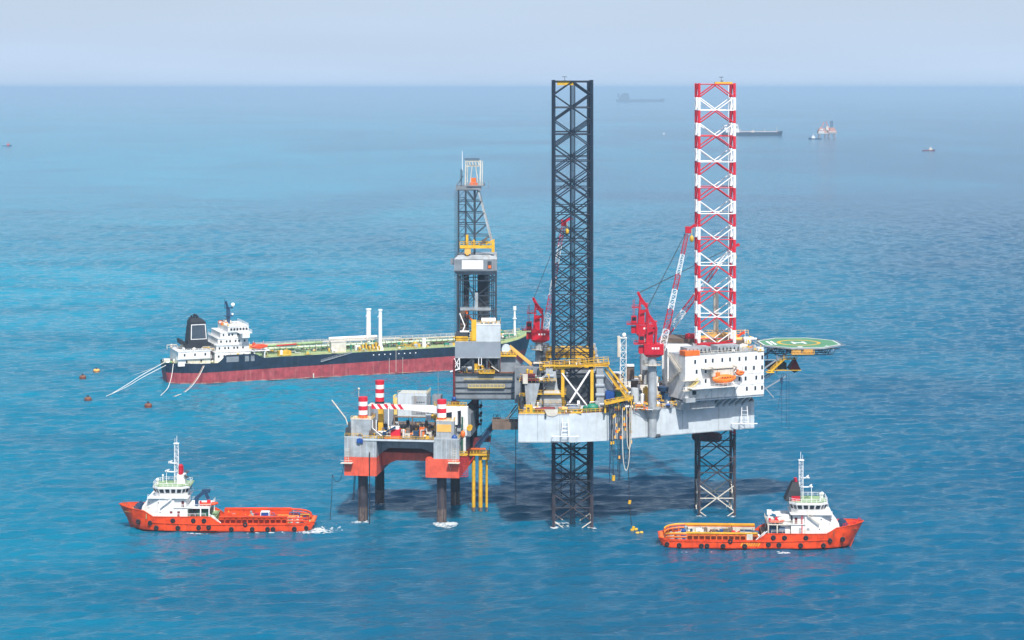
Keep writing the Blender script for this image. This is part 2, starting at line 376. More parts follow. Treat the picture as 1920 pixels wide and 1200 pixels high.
# legs
def make_leg(side, mats, chord, top, red=False):
    """square lattice leg with half-bay diagonals meeting at the middle of each horizontal"""
    h = side/2; P = [V((-h,-h,0)), V((h,-h,0)), V((h,h,0)), V((-h,h,0))]
    bay = 8.55; z0 = -4.0; zn0 = top - bay*.55; out = []; nb = int((top-z0)/bay)+2
    edges = [top] + [zn0 - k*bay/2 for k in range(0, 2*nb) if zn0-k*bay/2 > z0] + [z0]
    for p in P:
        b = MB()
        for k in range(len(edges)-1):
            a, c = edges[k], edges[k+1]
            if red: mi = (0 if k % 2 == 0 else 1) if a > ZB else 2
            else: mi = 0 if a > 14 else 2
            b.tube(p+V((0,0,c)), p+V((0,0,a)), chord, 10, mi)
            b.box(p.x-chord*1.2,p.x+chord*1.2,p.y-.09,p.y+.09,c,a, mi)
            n = int((a-c)/.42)
            for s2 in (-1,1):
                for i in range(n):
                    zz2 = c+(i+.5)*(a-c)/n; qx = p.x+s2*(chord*1.2+.07); b.box(qx-.09,qx+.09,p.y-.07,p.y+.07,zz2-.1,zz2+.1, mi)
        out.append(('chord', b, mats))
    for fi in range(4):
        A = P[fi]; B = P[(fi+1)%4]; mid = (A+B)/2; b = MB(); t = .2 if red else .185
        lv = [top-.35] + [zn0 - bay/2 - k*bay for k in range(nb)]
        lv = [l for l in lv if l > z0-bay]
        for k, lz in enumerate(lv):
            zc = V((0,0,lz)); hz = up = lo = 0
            if red:
                up, lo = (1,0) if lz > ZB-1 else (2,2); hz = (0 if k%2==0 else 1) if lz > ZB-1 else 2
            if lz < 12: up = lo = hz = 3 if lz < 6 else 2
            b.tube(A+zc, B+zc, t*.85, 6, hz)
            zu = V((0,0, min(lz+bay/2, top-.2))); zl = V((0,0,lz-bay/2 if k else zn0))
            if k: b.tube(A+zu, mid+zc, t, 6, up); b.tube(B+zu, mid+zc, t, 6, up)
            b.tube(A+zl, mid+zc, t, 6, lo); b.tube(B+zl, mid+zc, t, 6, lo)
        out.append(('bracing', b, mats))
    return out
def place_leg(u, v, rz, side, mats, chord, top, red, label):
    e = empty('leg', (u,v,0), rz, rig, label=label)
    for n, b, m in make_leg(side, mats, chord, top, red): b.build(n, m, e)
    return e
LB = ['leg_blue','leg_blue','leg_dark_wet','cream']
l1 = place_leg(-.5, -19.3, 0, 12.2, LB, .34, 143.6, False, 'near dark blue lattice leg')
l2 = place_leg(.6, 28.6, 0, 12.2, LB, .32, 143.4, False, 'far dark blue lattice leg')
l3 = place_leg(47.7, 0.4, 0, 11.7, ['red','white_clean','leg_dark_wet','cream'], .31, 142.6, True, 'red and white striped lattice leg')
for e, u0 in ((l1,-4.5),(l3,.5)):
    b = MB(); b.box(-5,.2,-5.8,-3.6,141.9,143.3) if e is l1 else b.box(-.6,5.2,-5.6,-3.6,142.0,143.0)
    b.build('top_platform', 'yellow', e)
    b = MB(); x, y = (-2.6,-4.6) if e is l1 else (1.6,-4.6)
    b.bar((x,y,143.1),(x,y,144.7),.12); b.bar((x-.2,y-.2,143.3),(x+.6,y+.2,143.3),.3); b.bar((x-.7,y-.6,144.6),(x+.7,y+.6,144.6),.18); b.build('beacon', 'dark_grey', e)
b = MB()
for x in (-.45,.25,.8): b.tube((x,0,-2),(x,0,142),(.34,.2,.16)[0 if x < 0 else 1],8)
b.build('riser_pipe', 'leg_blue', l1)
b = MB(); b.tube((-3.6,-4,-2),(-3.6,-4,40),.14,6); b.build('riser_pipe', 'leg_blue', l2)
b = MB(); b.tube((5.0,4.8,ZT),(5.0,4.8,142),.14,6); b.build('riser_pipe', 'white_clean', l3)
# --- jack houses
def jackhouse(cu, cv, sgn):
    e = empty('jack_house', (cu,cv,0), 0, rig)
    P = [(-6,-5),(6,-5),(-6,7),(6,7)]
    for (x,y) in P:
        b = MB(); b.prism([(x-3.2,y-2.6),(x-1.0,y-2.6),(x-1.0,y+2.4),(x-3.2,y+2.4)] if x <= 0 else [(x+1.0,y-2.6),(x+3.2,y-2.6),(x+3.2,y+2.4),(x+1.0,y+2.4)], ZT, ZT+13.2)
        xa = x-2.1 if x <= 0 else x+2.1
        for k in range(4): b.tube((xa-1.4,y-2.3,ZT+1.6+k*3),(xa+1.4,y-2.3,ZT+1.6+k*3),.7,10,1)
        b.build('jack_column', ['light_grey','mid_grey'], e)
    return e
j1 = jackhouse(0,-20.6,-1); j2 = jackhouse(0,27.0,1)
# sloping housing on the near left corner of the near leg
b = MB()
A = UZ(1022,764,-25); x0 = U(1020,648); x1 = U(1048,648)
b.loft([[(x0-2,-30,ZT),(x1+1,-30,ZT),(x1+1,-24,ZT),(x0-2,-24,ZT)],[(x0-1,-29.5,ZT+5.2),(x1+.6,-29.5,ZT+5.2),(x1+.6,-24,ZT+5.2),(x0-1,-24,ZT+5.2)],
        [(x0+.6,-28.6,ZT+6.4),(x1-.4,-28.6,ZT+6.4),(x1-.4,-24,ZT+6.4),(x0+.6,-24,ZT+6.4)],[(x0+1.6,-28,ZT+12.2),(x1-1,-28,ZT+12.2),(x1-1,-24,ZT+12.2),(x0+1.6,-24,ZT+12.2)]], sm=False)
b.build('housing', 'light_grey', j1)
b = MB(); b.rail([(x0-3,-30.6,ZT+5.4),(x1+2.2,-30.6,ZT+5.4),(x1+2.2,-26,ZT+5.4)]); b.box(x0-3,x1+2.2,-30.8,-28.8,ZT+5.2,ZT+5.4); b.rail([(x0-3,-30.6,ZT+2),(x1+2,-30.6,ZT+2)]); b.build('walkway', 'yellow', j1)
# frame with the white X in front of the near leg
b = MB(); yv = -27.2; xl, zl, xr = U(1047,648), ZT+13.0, U(1141,648)
for x in (xl+1.4, U(1110,648)): b.box(x-.5,x+.5,yv-.5,yv+.5,ZT,zl)
b.bar((xl-6,yv,zl-.3),(U(1143,648),yv,zl+1.7),.9,.8)
b.build('frame', 'yellow', j1)
b = MB(); xa, xb = U(1054,648), U(1106,648)
b.bar((xa,yv-.6,ZT+11.6),(xb-1,yv-.6,ZT+1.4),.42,.42); b.bar((xb,yv-.75,ZT+12.6),(xa+1.4,yv-.75,ZT+.8),.55,.55); b.build('cross_brace', 'white_clean', j1)
b = MB(); b.box(xl-5,xr,yv-1.4,yv+1,zl+.8,zl+1.0)
b.rail([(xl-6,yv-1.4,zl),(xr,yv-1.4,zl+2)],1.2,.13,1.6); b.rail([(xl-6,yv+1,zl+.8),(xr,yv+1,zl+2.4)],1.2,.13,1.6)
b.build('walkway', 'yellow', j1)
b = MB(); b.box(-7,7,-23.6,-12.6,ZT+.4,ZT+9.5); b.build('machinery_room', 'dark_grey', j1)
# big stair from the frame down to the main deck
b = MB(); t0 = UZ(1134,692,-26); t1 = UZ(1184,756,-28)
b.stair(UZ(1160,728,-27), t0, 2.0, 0); b.stair(t1, UZ(1163,728,-27), 2.0, 0); b.box(UZ(1160,728,-27)[0]-1,UZ(1163,728,-27)[0]+1,-28.2,-25.8,UZ(1160,728,-27)[2]-.2,UZ(1160,728,-27)[2])
b.bar((t0[0],-26,t0[2]+2),(t1[0]-1,-27.5,t1[2]+3.5),.5,.5); b.build('stair', 'yellow', j1)
b = MB(); b.yprism([(U(1112,652),ZT),(U(1150,652),ZT),(U(1150,652),ZT+7),(U(1128,652),ZT+11.5),(U(1112,652),ZT+11.5)],-24,-17); b.build('sloped_housing', 'mid_grey', j1)
for o in j1.children:
    if not o.name.startswith('jack_column'): o.location.y = 20.6
# yellow upper platforms on the far jack house
b = MB()
for z, w in ((Z(668,696),8.4),(Z(657,696),8.0),(Z(686,696),8.6)):
    b.box(-w,w,-9,6,z-.25,z); b.rail([(-w,-9,z),(w,-9,z),(w,6,z)],1.3,.16,1.5); b.box(-w,w,-9.1,-8.9,z-.2,z+.35)
for x in (-8,8): b.box(x-.4,x+.4,-8.8,-8,ZT,Z(657,696))
b.build('platform', 'yellow', j2)
b = MB(); b.box(-1,6,-6,2,Z(668,696),Z(660,696)); b.build('cabin', 'cream', j2)
b = MB(); b.box(-14,7.5,-8.7,7,ZT,Z(690,692)); b.build('machinery_room', 'grey', j2)

# --- cantilever + drill floor
can = empty('cantilever', (0,0,0), 0, rig)
ul = U(852,666); ur = U(985,666); zc0 = ZT+.35; zc1 = Z(700,666)
for v in (-9, 9):
    b = MB(); s2 = -1 if v < 0 else 1
    b.box(ul,ur+6,v-.3,v+.3,zc0,zc1); b.box(ul-.2,ur+6,v-.9,v+.9,zc0,zc0+.35,1); b.box(ul-.2,ur+6,v-.9,v+.9,zc1-.3,zc1,1)
    for i in range(8):
        x = ul+.5+i*(ur-ul)/7; b.box(x-.08,x+.08,v-.6,v+.6,zc0+.35,zc1-.3,0)
    for k in (.25,.45,.68): b.box(ul,ur+6,v-.75,v-.3,zc0+(zc1-zc0)*k,zc0+(zc1-zc0)*k+.12,1)
    b.build('girder', ['grey','dark_grey'], can)
b = MB(); zz = Z(727,665)
b.box(U(878,665),U(946,665),-10.2,-9.9,zz-.15,zz+.1); b.rail([(U(878,665),-10.2,zz),(U(946,665),-10.2,zz)],1.1,.13,1.2)
b.rail([(U(870,665),-9.9,Z(713,665)),(U(960,665),-9.9,Z(713,665))],.5,.1,3)
b.build('walkway', 'pale_yellow', can)
b = MB(); b.box(ul,ul+1,-9,9,zc0,zc1); b.box(ur-3,ur-2,-9,9,zc0,zc1); b.box(ul,ur,-8.7,8.7,zc1,zc1+.3,1); b.build('cross_girder', ['dark_grey','deck_rust'], can)
df = empty('drill_floor', (0,0,0), 0, rig)
xL, xR = U(853,665), U(938.5,665); zf = Z(672,665); zt = Z(640.5,665); zu = Z(608,665)
b = MB(); b.box(xL,xR,-9.7,-9.3,zf,zt); b.box(xL,xL+.4,-9.3,9,zf,zt); b.box(xR-.4,xR,-9.3,9,zf,zt); b.box(xL,xR,-9.75,-9.7,zt-.35,zt,1); b.box(xL,xR,-9.8,-9.7,zf,zf+.3,1)
b.box(xL+.4,xR-.4,-9.3,9,zf,zf+.5,1)
n = 16
for i in range(n): x = xL+(xR-xL)*(i+.5)/n; b.box(x-.05,x+.05,-9.78,-9.7,zf+.3,zt-.35)
b.build('wind_wall', ['mid_grey','light_grey'], df)
xU = U(893,665)
b = MB(); b.box(xU,xR,-9.6,-2,zt,zu); b.box(xU,xR,-9.7,-9.6,zu-.3,zu,1)
for i in range(9): x = xU+(xR-xU)*(i+.5)/9; b.box(x-.05,x+.05,-9.68,-9.6,zt+.3,zu-.3)
b.build('doghouse', ['hull_grey','white'], df)
b = MB(); b.tube((xU+1.7,-8,zu+1.0),(xR-1.6,-8,zu+1.0),.85,14); b.box(xU+2.2,xU+2.8,-8.6,-7.4,zu,zu+.8); b.box(xR-2.6,xR-2,-8.6,-7.4,zu,zu+.8); b.build('air_tank', 'white_clean', df)
b = MB(); b.rail([(xU,-9.4,zu),(xR,-9.4,zu),(xR,-2,zu)],1,.1,1.4); b.rail([(xL,-9.4,zt),(xU,-9.4,zt)],1.2,.13,1.3); b.box(xU-1.6,xU,-9.5,-7.5,zt+.2,zu+1.2); b.rail([(xL,-9.4,zt),(xL,8,zt)],1.2,.13,1.5); b.box(xL+5,xL+7,-9,-8,zt,zt+3); b.build('railing', 'yellow', df)
b = MB(); b.box(xL+.3,xL+4.2,-9.2,-4,zt,zt+1.6); b.box(xL+.3,xL+4.2,-9.2,-4,zt+1.6,zt+2.9,1); b.build('control_cabin', ['yellow','dark_grey'], df)
b = MB(); b.path([(xL+2.2,-8,zt+2.6),(xL+3.2,-8,zt+4.8),(xL+1.5,-8,zt+9)],.22,6); b.box(xL+1.6,xL+4.6,-8.6,-7.4,zt+2.9,zt+3.3); b.build('knuckle_boom', 'white_clean', df)
# support legs and machinery under the drill floor
for x in (xL+.5,xL+6,xL+10.5,xR-.6):
    for v in (-9,-3,4,9): b = MB(); b.box(x-.35,x+.35,v-.35,v+.35,zc1+.3,zf-.01); b.build('support_post', 'dark_grey', df)
b = MB(); b.bar((xL+.6,-9.5,zc1+.3),(xL+6,-9.5,zf),.3); b.build('brace', 'dark_grey', df); b = MB(); b.bar((xL+10.5,-9.5,zf),(xR-.6,-9.5,zc1+.3),.3); b.build('brace', 'dark_grey', df)
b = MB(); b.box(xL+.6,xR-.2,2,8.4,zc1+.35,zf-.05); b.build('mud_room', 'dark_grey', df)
b = MB(); b.bar((xL-.2,-9.9,zf),(xL+1.3,-9.9,zf-3.6),.25); b.bar((xL+1.3,-9.9,zf),(xL-.2,-9.9,zf-3.6),.25); b.bar((xL-.2,-9.9,zf-1.8),(xL+1.6,-9.9,zf-1.8),.2); b.bar((xL+1.5,-9.9,zf),(xL+1.5,-9.9,zf-3.8),.25); b.bar((xL-1.6,-9.9,zf-4.4),(xL+1.6,-9.9,zf-3.4),.35)
b.bar((xL+7.8,-9.9,zf),(xL+7.8,-9.9,zf-2.2),.22); b.bar((xL+8.7,-9.9,zf),(xL+8.7,-9.9,zf-2.2),.22); b.bar((xL+7.8,-9.9,zf-2.2),(xL+8.7,-9.9,zf-2.2),.2); b.build('hang_off_frame', 'white_clean', df)
gear(df, xL+2, xR-1, -9, -6, zc1+.3, 12, 5, 3.5, ['dark_red','dark_grey','grey','light_grey','yellow'])
b = MB(); b.box(xL+8,xL+13,-11,-9,zc1+.1,zc1+.3); b.rail([(xL+8,-11,zc1+.2),(xL+13,-11,zc1+.2)],1.1,.15,1.2); b.build('landing', 'yellow', df)
b = MB(); b.bar((xL+12,-9.6,zc1+2.4),(xL+14.5,-9.8,zc1+.7),.5,.25); b.build('slide', 'cream', df)
# pipe ramp and burner side
b = MB(); b.bar(UZ(956,648,-9),UZ(997,682,-9),.9,.6); b.bar(UZ(956,652,-7),UZ(997,686,-7),.6,.4); b.build('pipe_ramp', 'tan_yellow', df)
b = MB(); c0 = UZ(949,655,-8.5); b.tube((c0[0],-9.5,c0[2]),(c0[0],-6,c0[2]),1.5,14); b.build('hose_reel', 'hull_grey', df)
b = MB(); p = UZ(949,661,-9); b.box(p[0]-2.6,p[0]+3.4,-9.6,-6,p[2]-1.3,p[2]-.7); b.rail([(p[0]-2.6,-9.6,p[2]-.7),(p[0]+3.4,-9.6,p[2]-.7)],1,.15,1); b.bar((p[0],-9.4,p[2]-.6),(p[0]+1.5,-9.4,p[2]+1),.3); b.build('reel_platform', 'yellow', df)
b = MB(); b.yprism([(xR,zc1),(xR+9,zc1),(xR+4,zf+.5),(xR,zf+.5)],-8,-4); b.build('v_door', 'grey', df)
b = MB(); b.tube((xL-.3,-10,zf-.5),(xL-.3,-10,Z(745,665)),.4,8); b.ball((xL-.3,-10,Z(748,665)),.8,m=1); b.build('hoist_block', ['dark_red','blue'], df)
# derrick
der = empty('derrick', (U(894.5,OY),0,0), 0, rig)
def dz(py): return Z(py, OY)
hw = 6.3; zb = zt
b = MB(); q = 6.2
zw0, zw1 = dz(506), dz(475)
lv = [zb, dz(626), dz(612), dz(586), dz(551), dz(523), zw0]
for sx in (-1,1):
    for sy in (-1,1): b.box(sx*hw-.28,sx*hw+.28,sy*q-.28,sy*q+.28,zb-3,zw0)
for k in range(len(lv)-1):
    z0, z1 = lv[k], lv[k+1]
    for sy in (-1,1):
        b.bar((-hw,sy*q,z1),(hw,sy*q,z1),.28); b.bar((-hw,sy*q,z0 if k%2 else z1),(0,sy*q,z1 if k%2 else z0),.22); b.bar((hw,sy*q,z0 if k%2 else z1),(0,sy*q,z1 if k%2 else z0),.22)
    for sx in (-1,1):
        b.bar((sx*hw,-q,z1),(sx*hw,q,z1),.28); b.bar((sx*hw,-q,z0),(sx*hw,q,z1),.22); b.bar((sx*hw,q,z0),(sx*hw,-q,z1),.22)
b.build('lower_frame', 'derrick_grey', der)
b = MB()
for x in (-5.4,-4.8,-4.4,-3.9,-3.4,-1.2,-.6,.3,2.6,3.1,3.4,3.8,4.2,4.9,5.4): b.box(x-.14,x+.14,-1,-.7,zb,zw0)
for x, y2, w in ((1.9,2,1.5),(-3.6,1,.9)): b.box(x-w,x+w,y2-1,y2+1,zb,zw0)
b.build('pipe_stand', 'dark_grey', der)
b = MB(); b.box(.9,3.9,1.2,4.2,zb,zw0-1); b.box(-5.6,-3.4,-3,3,zb,zb+9); b.build('racked_pipe', 'deck_brown', der)
b = MB()
for x in (-5.9,5.9): b.ladder(x,-6.6,zb,zw0,.7,m=0,t=.12)
for k in lv[1:-1]: b.rail([(2.8,-6.5,k),(6,-6.5,k)],1.1,.12,1.2)
b.ladder(-6.9,-6,zb,dz(355),.6,t=.14); b.build('ladder', 'derrick_grey', der)
b = MB()
for i in range(26):
    z = zb+1+i*.85; b.box(3.9,5.8,-2,-1.6,z,z+.1)
b.build('cable_tray', 'grey', der)
b = MB(); p = [(-3.6,-4,dz(580)),(-3,-4,dz(590)),(-1.6,-4,dz(598)),(-.8,-4,dz(606))]; b.path(p,.45,6); b.ball(p[-1],.8); b.ball(p[1],.7); b.build('top_drive', 'orange', der)
b = MB(); b.box(-5.4,4.6,-6.6,-6.4,dz(578),dz(573)); b.rail([(-5.4,-6.6,dz(578)),(4.6,-6.6,dz(578))],1.1,.12,1.3); b.box(-.6,.4,-6.7,-6.5,dz(578),dz(545)); b.build('stabbing_board', 'light_grey', der)
b = MB(); b.path([(-3.2,-5,zw0),(-2.2,-5,dz(540)),(-.2,-5,dz(565)),(1.0,-5,dz(590)),(2.4,-5,dz(598))],.18,6); b.path([(-4.2,-5,zw0),(-3.8,-5,dz(540)),(-2.6,-5,dz(570)),(-3.4,-5,zb)],.16,6); b.build('mud_hose', 'near_black', der)
# monkey-board house
b = MB(); x0, x1 = -7.5, 6.7
b.loft([[(x0+1.1,-6.6,zw0-1.0),(x1-.3,-6.6,zw0-1.0),(x1-.3,7,zw0-1.0),(x0+1.1,7,zw0-1.0)],[(x0,-7.4,zw0+.2),(x1,-7.4,zw0+.2),(x1,7.4,zw0+.2),(x0,7.4,zw0+.2)],
        [(x0,-7.4,dz(483)),(x1,-7.4,dz(483)),(x1,7.4,dz(483)),(x0,7.4,dz(483))]], sm=False); b.build('racking_house', 'grey', der)
b = MB(); zr = dz(483)
b.loft([[(x0,-7.5,zr),(x1,-7.5,zr),(x1,7.5,zr),(x0,7.5,zr)],[(x0+1.2,-5,zr+1.3),(x1-.2,-5,zr+1.3),(x1-.2,7,zr+1.3),(x0+1.2,7,zr+1.3)]], sm=False); b.build('roof', 'light_grey', der)
b = MB(); b.box(U(866,668)-der.location.x,U(906,668)-der.location.x,-7.6,-7.4,dz(501),dz(484.5)); b.build('wind_panel', 'white_clean', der)
b = MB(); b.box(3.6,4.9,-7.55,-7.4,zw0+1,zr-.6); b.box(3.75,4.75,-7.6,-7.55,zw0+1.2,zw0+2.2,1); b.build('door', ['dark_grey','orange'], der)
b = MB(); b.rail([(x0,-7.5,zw0+.1),(x1,-7.5,zw0+.1)],.4,.1,4); b.box(x0-1.3,x0,-3,-1,zw0+2,zw0+4); b.build('side_bracket', 'grey', der)
# upper mast
zt1 = dz(355); zy = dz(462)
b = MB()
for x, y in ((-6.2,-5),(-6.2,5),(-3.8,-5),(-3.8,5)): b.bar((x,y,zr+1),(x,y,zt1),.35)
for y in (-5,5):
    b.bar((5.7,y,zy-1),(.4,y*.7,zt1),.62,.4,1); b.bar((-.8,y*.6,zr+1),(-.8,y*.6,zt1),.6)
    n = 5
    for i in range(n):
        z0 = zy+(zt1-zy)*i/n; z1 = zy+(zt1-zy)*(i+1)/n; xr0 = 5.7-5.3*i/n; xr1 = 5.7-5.3*(i+1)/n
        b.bar((-6.2,y,z1),(xr1,y*.85,z1),.26); b.bar((-3.8,y,z1),(-.8,y*.6,z0),.22); b.bar((-.8,y*.6,z0),(xr1,y*.85,z1),.22)
for i in range(9):
    z0 = zr+1+(zt1-zr-1)*i/9; z1 = zr+1+(zt1-zr-1)*(i+1)/9
    b.bar((-6.2,-5,z1),(-3.8,-5,z1),.2); b.bar((-6.2,-5,z0),(-3.8,-5,z1),.16); b.bar((-6.2,-5,z1),(-6.2,5,z1),.2); b.bar((-6.2,-5,z0),(-6.2,5,z1),.16); b.bar((-3.8,-5,z0),(-3.8,5,z1),.16)
b.build('upper_mast', ['derrick_grey','light_grey'], der)
b = MB(); b.box(-7,1.4,-4.2,4.2,zt1-.2,zt1+1.2); b.box(-3.4,2.6,-4.6,4.6,zt1+1.2,zt1+1.5); b.rail([(-6.6,-4.4,zt1+1.4),(2.6,-4.4,zt1+1.4),(2.6,4.4,zt1+1.4)],1,.12,1.2); b.bar((2.6,-4,zt1+.6),(4,-4,zt1+.6),.15); b.bar((3.9,-4,zt1+.6),(3.9,-4,zt1+3),.15); b.build('crown_platform', 'grey', der)
zc = dz(302)
b = MB()
for x in (-3.9,1.0):
    for y in (-2.4,2.4): b.bar((x,y,zt1+1.4),(x+.2,y,zc),.35); b.bar((x+.7,y,zt1+1.4),(x+.8,y,zc),.2)
for y in (-2.4,2.4):
    for z in (zc,zc-1.6): b.bar((-3.8,y,z),(1.4,y,z),.3)
    for x in (-2.6,-1.6,-.6,.4): b.bar((x,y,zc),(x+.5,y,zc-1.8),.3)
    b.bar((-2.4,y,zt1+1.4),(-1.6,y,zc-1.6),.22); b.bar((.4,y,zt1+1.4),(-.4,y,zc-1.6),.22)
b.build('crown_frame', 'cream', der)
b = MB(); b.box(-4.2,.8,-2.6,2.6,zc+.6,zc+.8); b.bar((-5.2,-2,zt1+1),(-5,-2,zc-2.6),.28); b.bar((-5.6,-2,zt1+1),(-5.4,-2,zc-2.6),.14); b.bar((-6.9,-3,zt1+1),(-4.6,-2.4,zt1+4.6),.2); b.build('crown_guard', 'dark_grey', der)
b = MB(); b.bar((-4.8,-2.4,zc-3),(-4.9,-2.4,dz(283)),.16); b.build('aerial', 'white_clean', der)
b = MB(); b.box(-2.4,.2,-3,-1.6,zt1+1.5,zt1+2.4); b.box(-1.9,-.3,-2.8,-1.8,zt1+2.4,zt1+3.9); b.build('crown_block', 'orange', der)
b = MB(); b.box(-5.6,5.6,-6.2,-5.6,dz(463),dz(457)); b.rail([(-5.6,-6.2,dz(457)),(5.8,-6.2,dz(457))],1.2,.16,1.2); b.box(-3.6,-2.8,-5.6,-4.9,zr+1,dz(438)); b.box(-1.3,-.7,-6,-5.5,dz(463),dz(447)); b.bar((3,-6,dz(455)),(5.9,-6,dz(447)),.5); b.box(4.9,5.9,-6.4,-5.4,dz(470),dz(451)); b.build('racking_platform', 'yellow', der)
b = MB(); b.box(-4.0,-2.0,-6,-5,dz(473),dz(463)); b.box(-3.6,-2.6,-6.1,-5,dz(475),dz(460)); b.build('travelling_block', 'tan_yellow', der)
b = MB(); b.bar((1.2,-5.8,dz(456)),(3.4,-5.8,dz(443)),1.3,.6); b.box(1.5,3.8,-6.1,-5.5,dz(455),dz(449)); b.build('tugger', 'deck_brown', der)

# --- cranes
def crane(u, v, ztop, foot, tip, rz_g=1, mode=0):
    e = empty('crane', (u,v,0), 0, rig, label=('near red crane on the hull side','far red crane behind it','red crane on the aft deck')[mode])
    b = MB(); zb2 = ZB+.2 if mode == 0 else ZT
    b.tube((0,0,zb2),(0,0,ztop),1.38,24)
    if mode == 0: b.tube((0,0,ZT-3),(0,0,ZT+.1),1.4,24,0,2.9); b.tube((0,0,ZT+.1),(0,0,ZT+.5),2.9,24,0,2.9)
    b.build('pedestal', 'light_grey', e)
    b = MB(); b.tube((0,0,ztop-3.6),(0,0,ztop-3.4),3.0,16); pts = [(3*math.cos(R(a)),3*math.sin(R(a)),ztop-3.4) for a in range(0,361,30)]; b.rail(pts,1.1,.09,1.6); b.build('walkway', 'cream', e)
    b = MB(); s2 = 1
    b.loft([[(-1.9,-1.9,ztop-.9),(1.9,-1.9,ztop-.9),(1.9,1.9,ztop-.9),(-1.9,1.9,ztop-.9)],[(-2.8,-2.6,ztop),(3.5,-2.6,ztop),(3.5,2.6,ztop),(-2.8,2.6,ztop)],[(-2.8,-2.6,ztop+3.3),(3.5,-2.6,ztop+3.3),(3.5,2.6,ztop+3.3),(-2.8,2.6,ztop+3.3)]], sm=False)
    b.box(-4.4,-2.8,-1.6,1.6,ztop+.2,ztop+2.4); b.build('machinery_house', 'crane_red', e)
    b = MB()
    for y in (-1.7,1.7):
        pl = [(.9,y,ztop+3.2),(1.2,y,ztop+8.2),(1.0,y,ztop+9.2),(-.9,y*.8,ztop+11.8),(-1.9,y*.5,ztop+13.9)]
        ws = [1.25,1.15,1.1,1.0,.5]
        for i in range(len(pl)-1): b.bar(pl[i],pl[i+1],.6,(ws[i]+ws[i+1])/2)
        b.bar((-1.9,y,ztop+3.2),(-1.3,y*.7,ztop+11.6),.5,.7); b.bar((-1.8,y,ztop+7),(1.2,y,ztop+8),.3,.5)
    b.box(-1.6,.2,-1.1,1.1,ztop+3.3,ztop+8.2); b.tube((-1.9,-1.1,ztop+13.9),(-1.9,1.1,ztop+13.9),.5,10); b.build('gantry', 'crane_red', e)
    b = MB(); b.box(-4.4,-2.6,-1.9,-.1,ztop+3.6,ztop+6.2); b.box(-4.45,-4.4,-1.7,-.3,ztop+4.4,ztop+5.8,1); b.box(-4.2,-2.8,-1.97,-1.9,ztop+4.6,ztop+5.8,1)
    b.rail([(-6.0,-2.4,ztop+3.4),(-2,-2.4,ztop+3.4)],1.1,.12,1.3); b.box(-6.0,-2,-2.5,1,ztop+3.2,ztop+3.4); b.ladder(-3.6,-1.8,ztop+6.2,ztop+12,.5,m=0,t=.12)
    b.box(-4.2,-.8,-1.6,1.6,ztop+8.9,ztop+9.1); b.box(-1,1.5,-1.8,1.8,ztop+10.2,ztop+10.4); b.rail([(-4.2,-1.6,ztop+9.1),(-1.6,-1.6,ztop+9.1)],1,.1,1)
    b.build('cab', ['crane_red','glass'], e)
    b = MB()
    for x in (-.3,.6,1.5): b.box(x,x+.55,-2.66,-2.6,ztop+1.7,ztop+2.3)
    b.build('lettering', 'white_clean', e)
    f = V(foot)-V((u,v,0)); t = V(tip)-V((u,v,0))
    d = t-f; nb2 = 24
    b = MB(); b.box_truss(f+d*.0, t, 2.0, 2.3, nb2, .13, ms=lambda i: (1,0)[int((i+.5)/nb2*6.2)%2 if mode != 1 else int((i+.5)/nb2*6.2+1)%2], taper=.45, t2=.075)
    b.bar(f, f+V((-.6,0,-1.2)), .8,.5, 1)
    b.build('boom', ['crane_red','white_clean'], e)
    b = MB(); dn = d.normalized(); b.box(t.x-.9,t.x+.9,t.y-.9,t.y+.9,t.z-1.2,t.z+.9); b.bar(t, t+V((2.6,0,1.6)), .8,.8); b.tube(t+V((2.4,-.5,1.3)),t+V((2.4,.5,1.3)),.55,10); b.build('boom_tip', 'crane_red', e)
    b = MB(); b.bar(t+V((1.2,0,0)), t+V((1.2,0,-2.2)),.12); b.ball(t+V((1.2,0,-3)),.7,.5,1.1); b.build('hook_block', 'yellow', e)
    b = MB(); g = V((-1.9,0,ztop+13.9))
    for y in (-.8,-.3,.3,.8): b.tube(g+V((0,y,0)), t+V((0,y*.6,.4)), .07, 4)
    b.build('pendant_line', 'dark_grey', e)
    return e
zt0 = Z(663,648.5)
v1 = 648.5-OY; u1 = X(1223,648.5)-OX
crane(u1, v1, zt0, UZ(1241,655,v1), UZ(1290,430,v1))
crane(u1+.8, 26.8, zt0, UZ(1238,642,26.8), UZ(1371,466,26.8), mode=1)
crane(U(1011,698), 22.7, Z(636,698), UZ(1022,622,22.7), UZ(1057,417,22.7), mode=2)

# --- accommodation blocks
th = math.atan2(23.2, 49)
def blk_w(px, py, z): Yw = YW(py, z); return V((X(px,Yw)-OX, Yw-OY, 0))
zb0 = 41.0; pA = blk_w(1285,751,zb0); pB = blk_w(1435,740.5,zb0); Lb = (pB-pA).length; zr = 55.1; Db = 10.6
acc = empty('accommodation_block', (pA.x,pA.y,0), th, rig, label='white cabin block over the near side')
b = MB(); b.box(0,Lb,0,Db,zb0,zr); b.build('wall', 'white', acc)
b = MB(); b.box(0,Lb,0,Db,zr,zr+.12); b.build('roof', 'light_grey', acc)
b = MB()
for z in (44.6,48.1): b.box(Lb*.63,Lb+.05,-.06,0,z,z+.07)
b.box(-.03,Lb+.04,-.08,0,zb0,zb0+.25); b.build('seam', 'light_grey', acc)
def bp(px, py):   # photo point on the front face -> local x,z
    c, s = math.cos(th), math.sin(th); k = (px-960)/F
    # world: X = OX+pA.x + t c ; Y = OY+pA.y + t s ; X = kY
    t = (k*(OY+pA.y) - (OX+pA.x))/(c - k*s); Yw = OY+pA.y+t*s
    return t, Z(py, Yw)
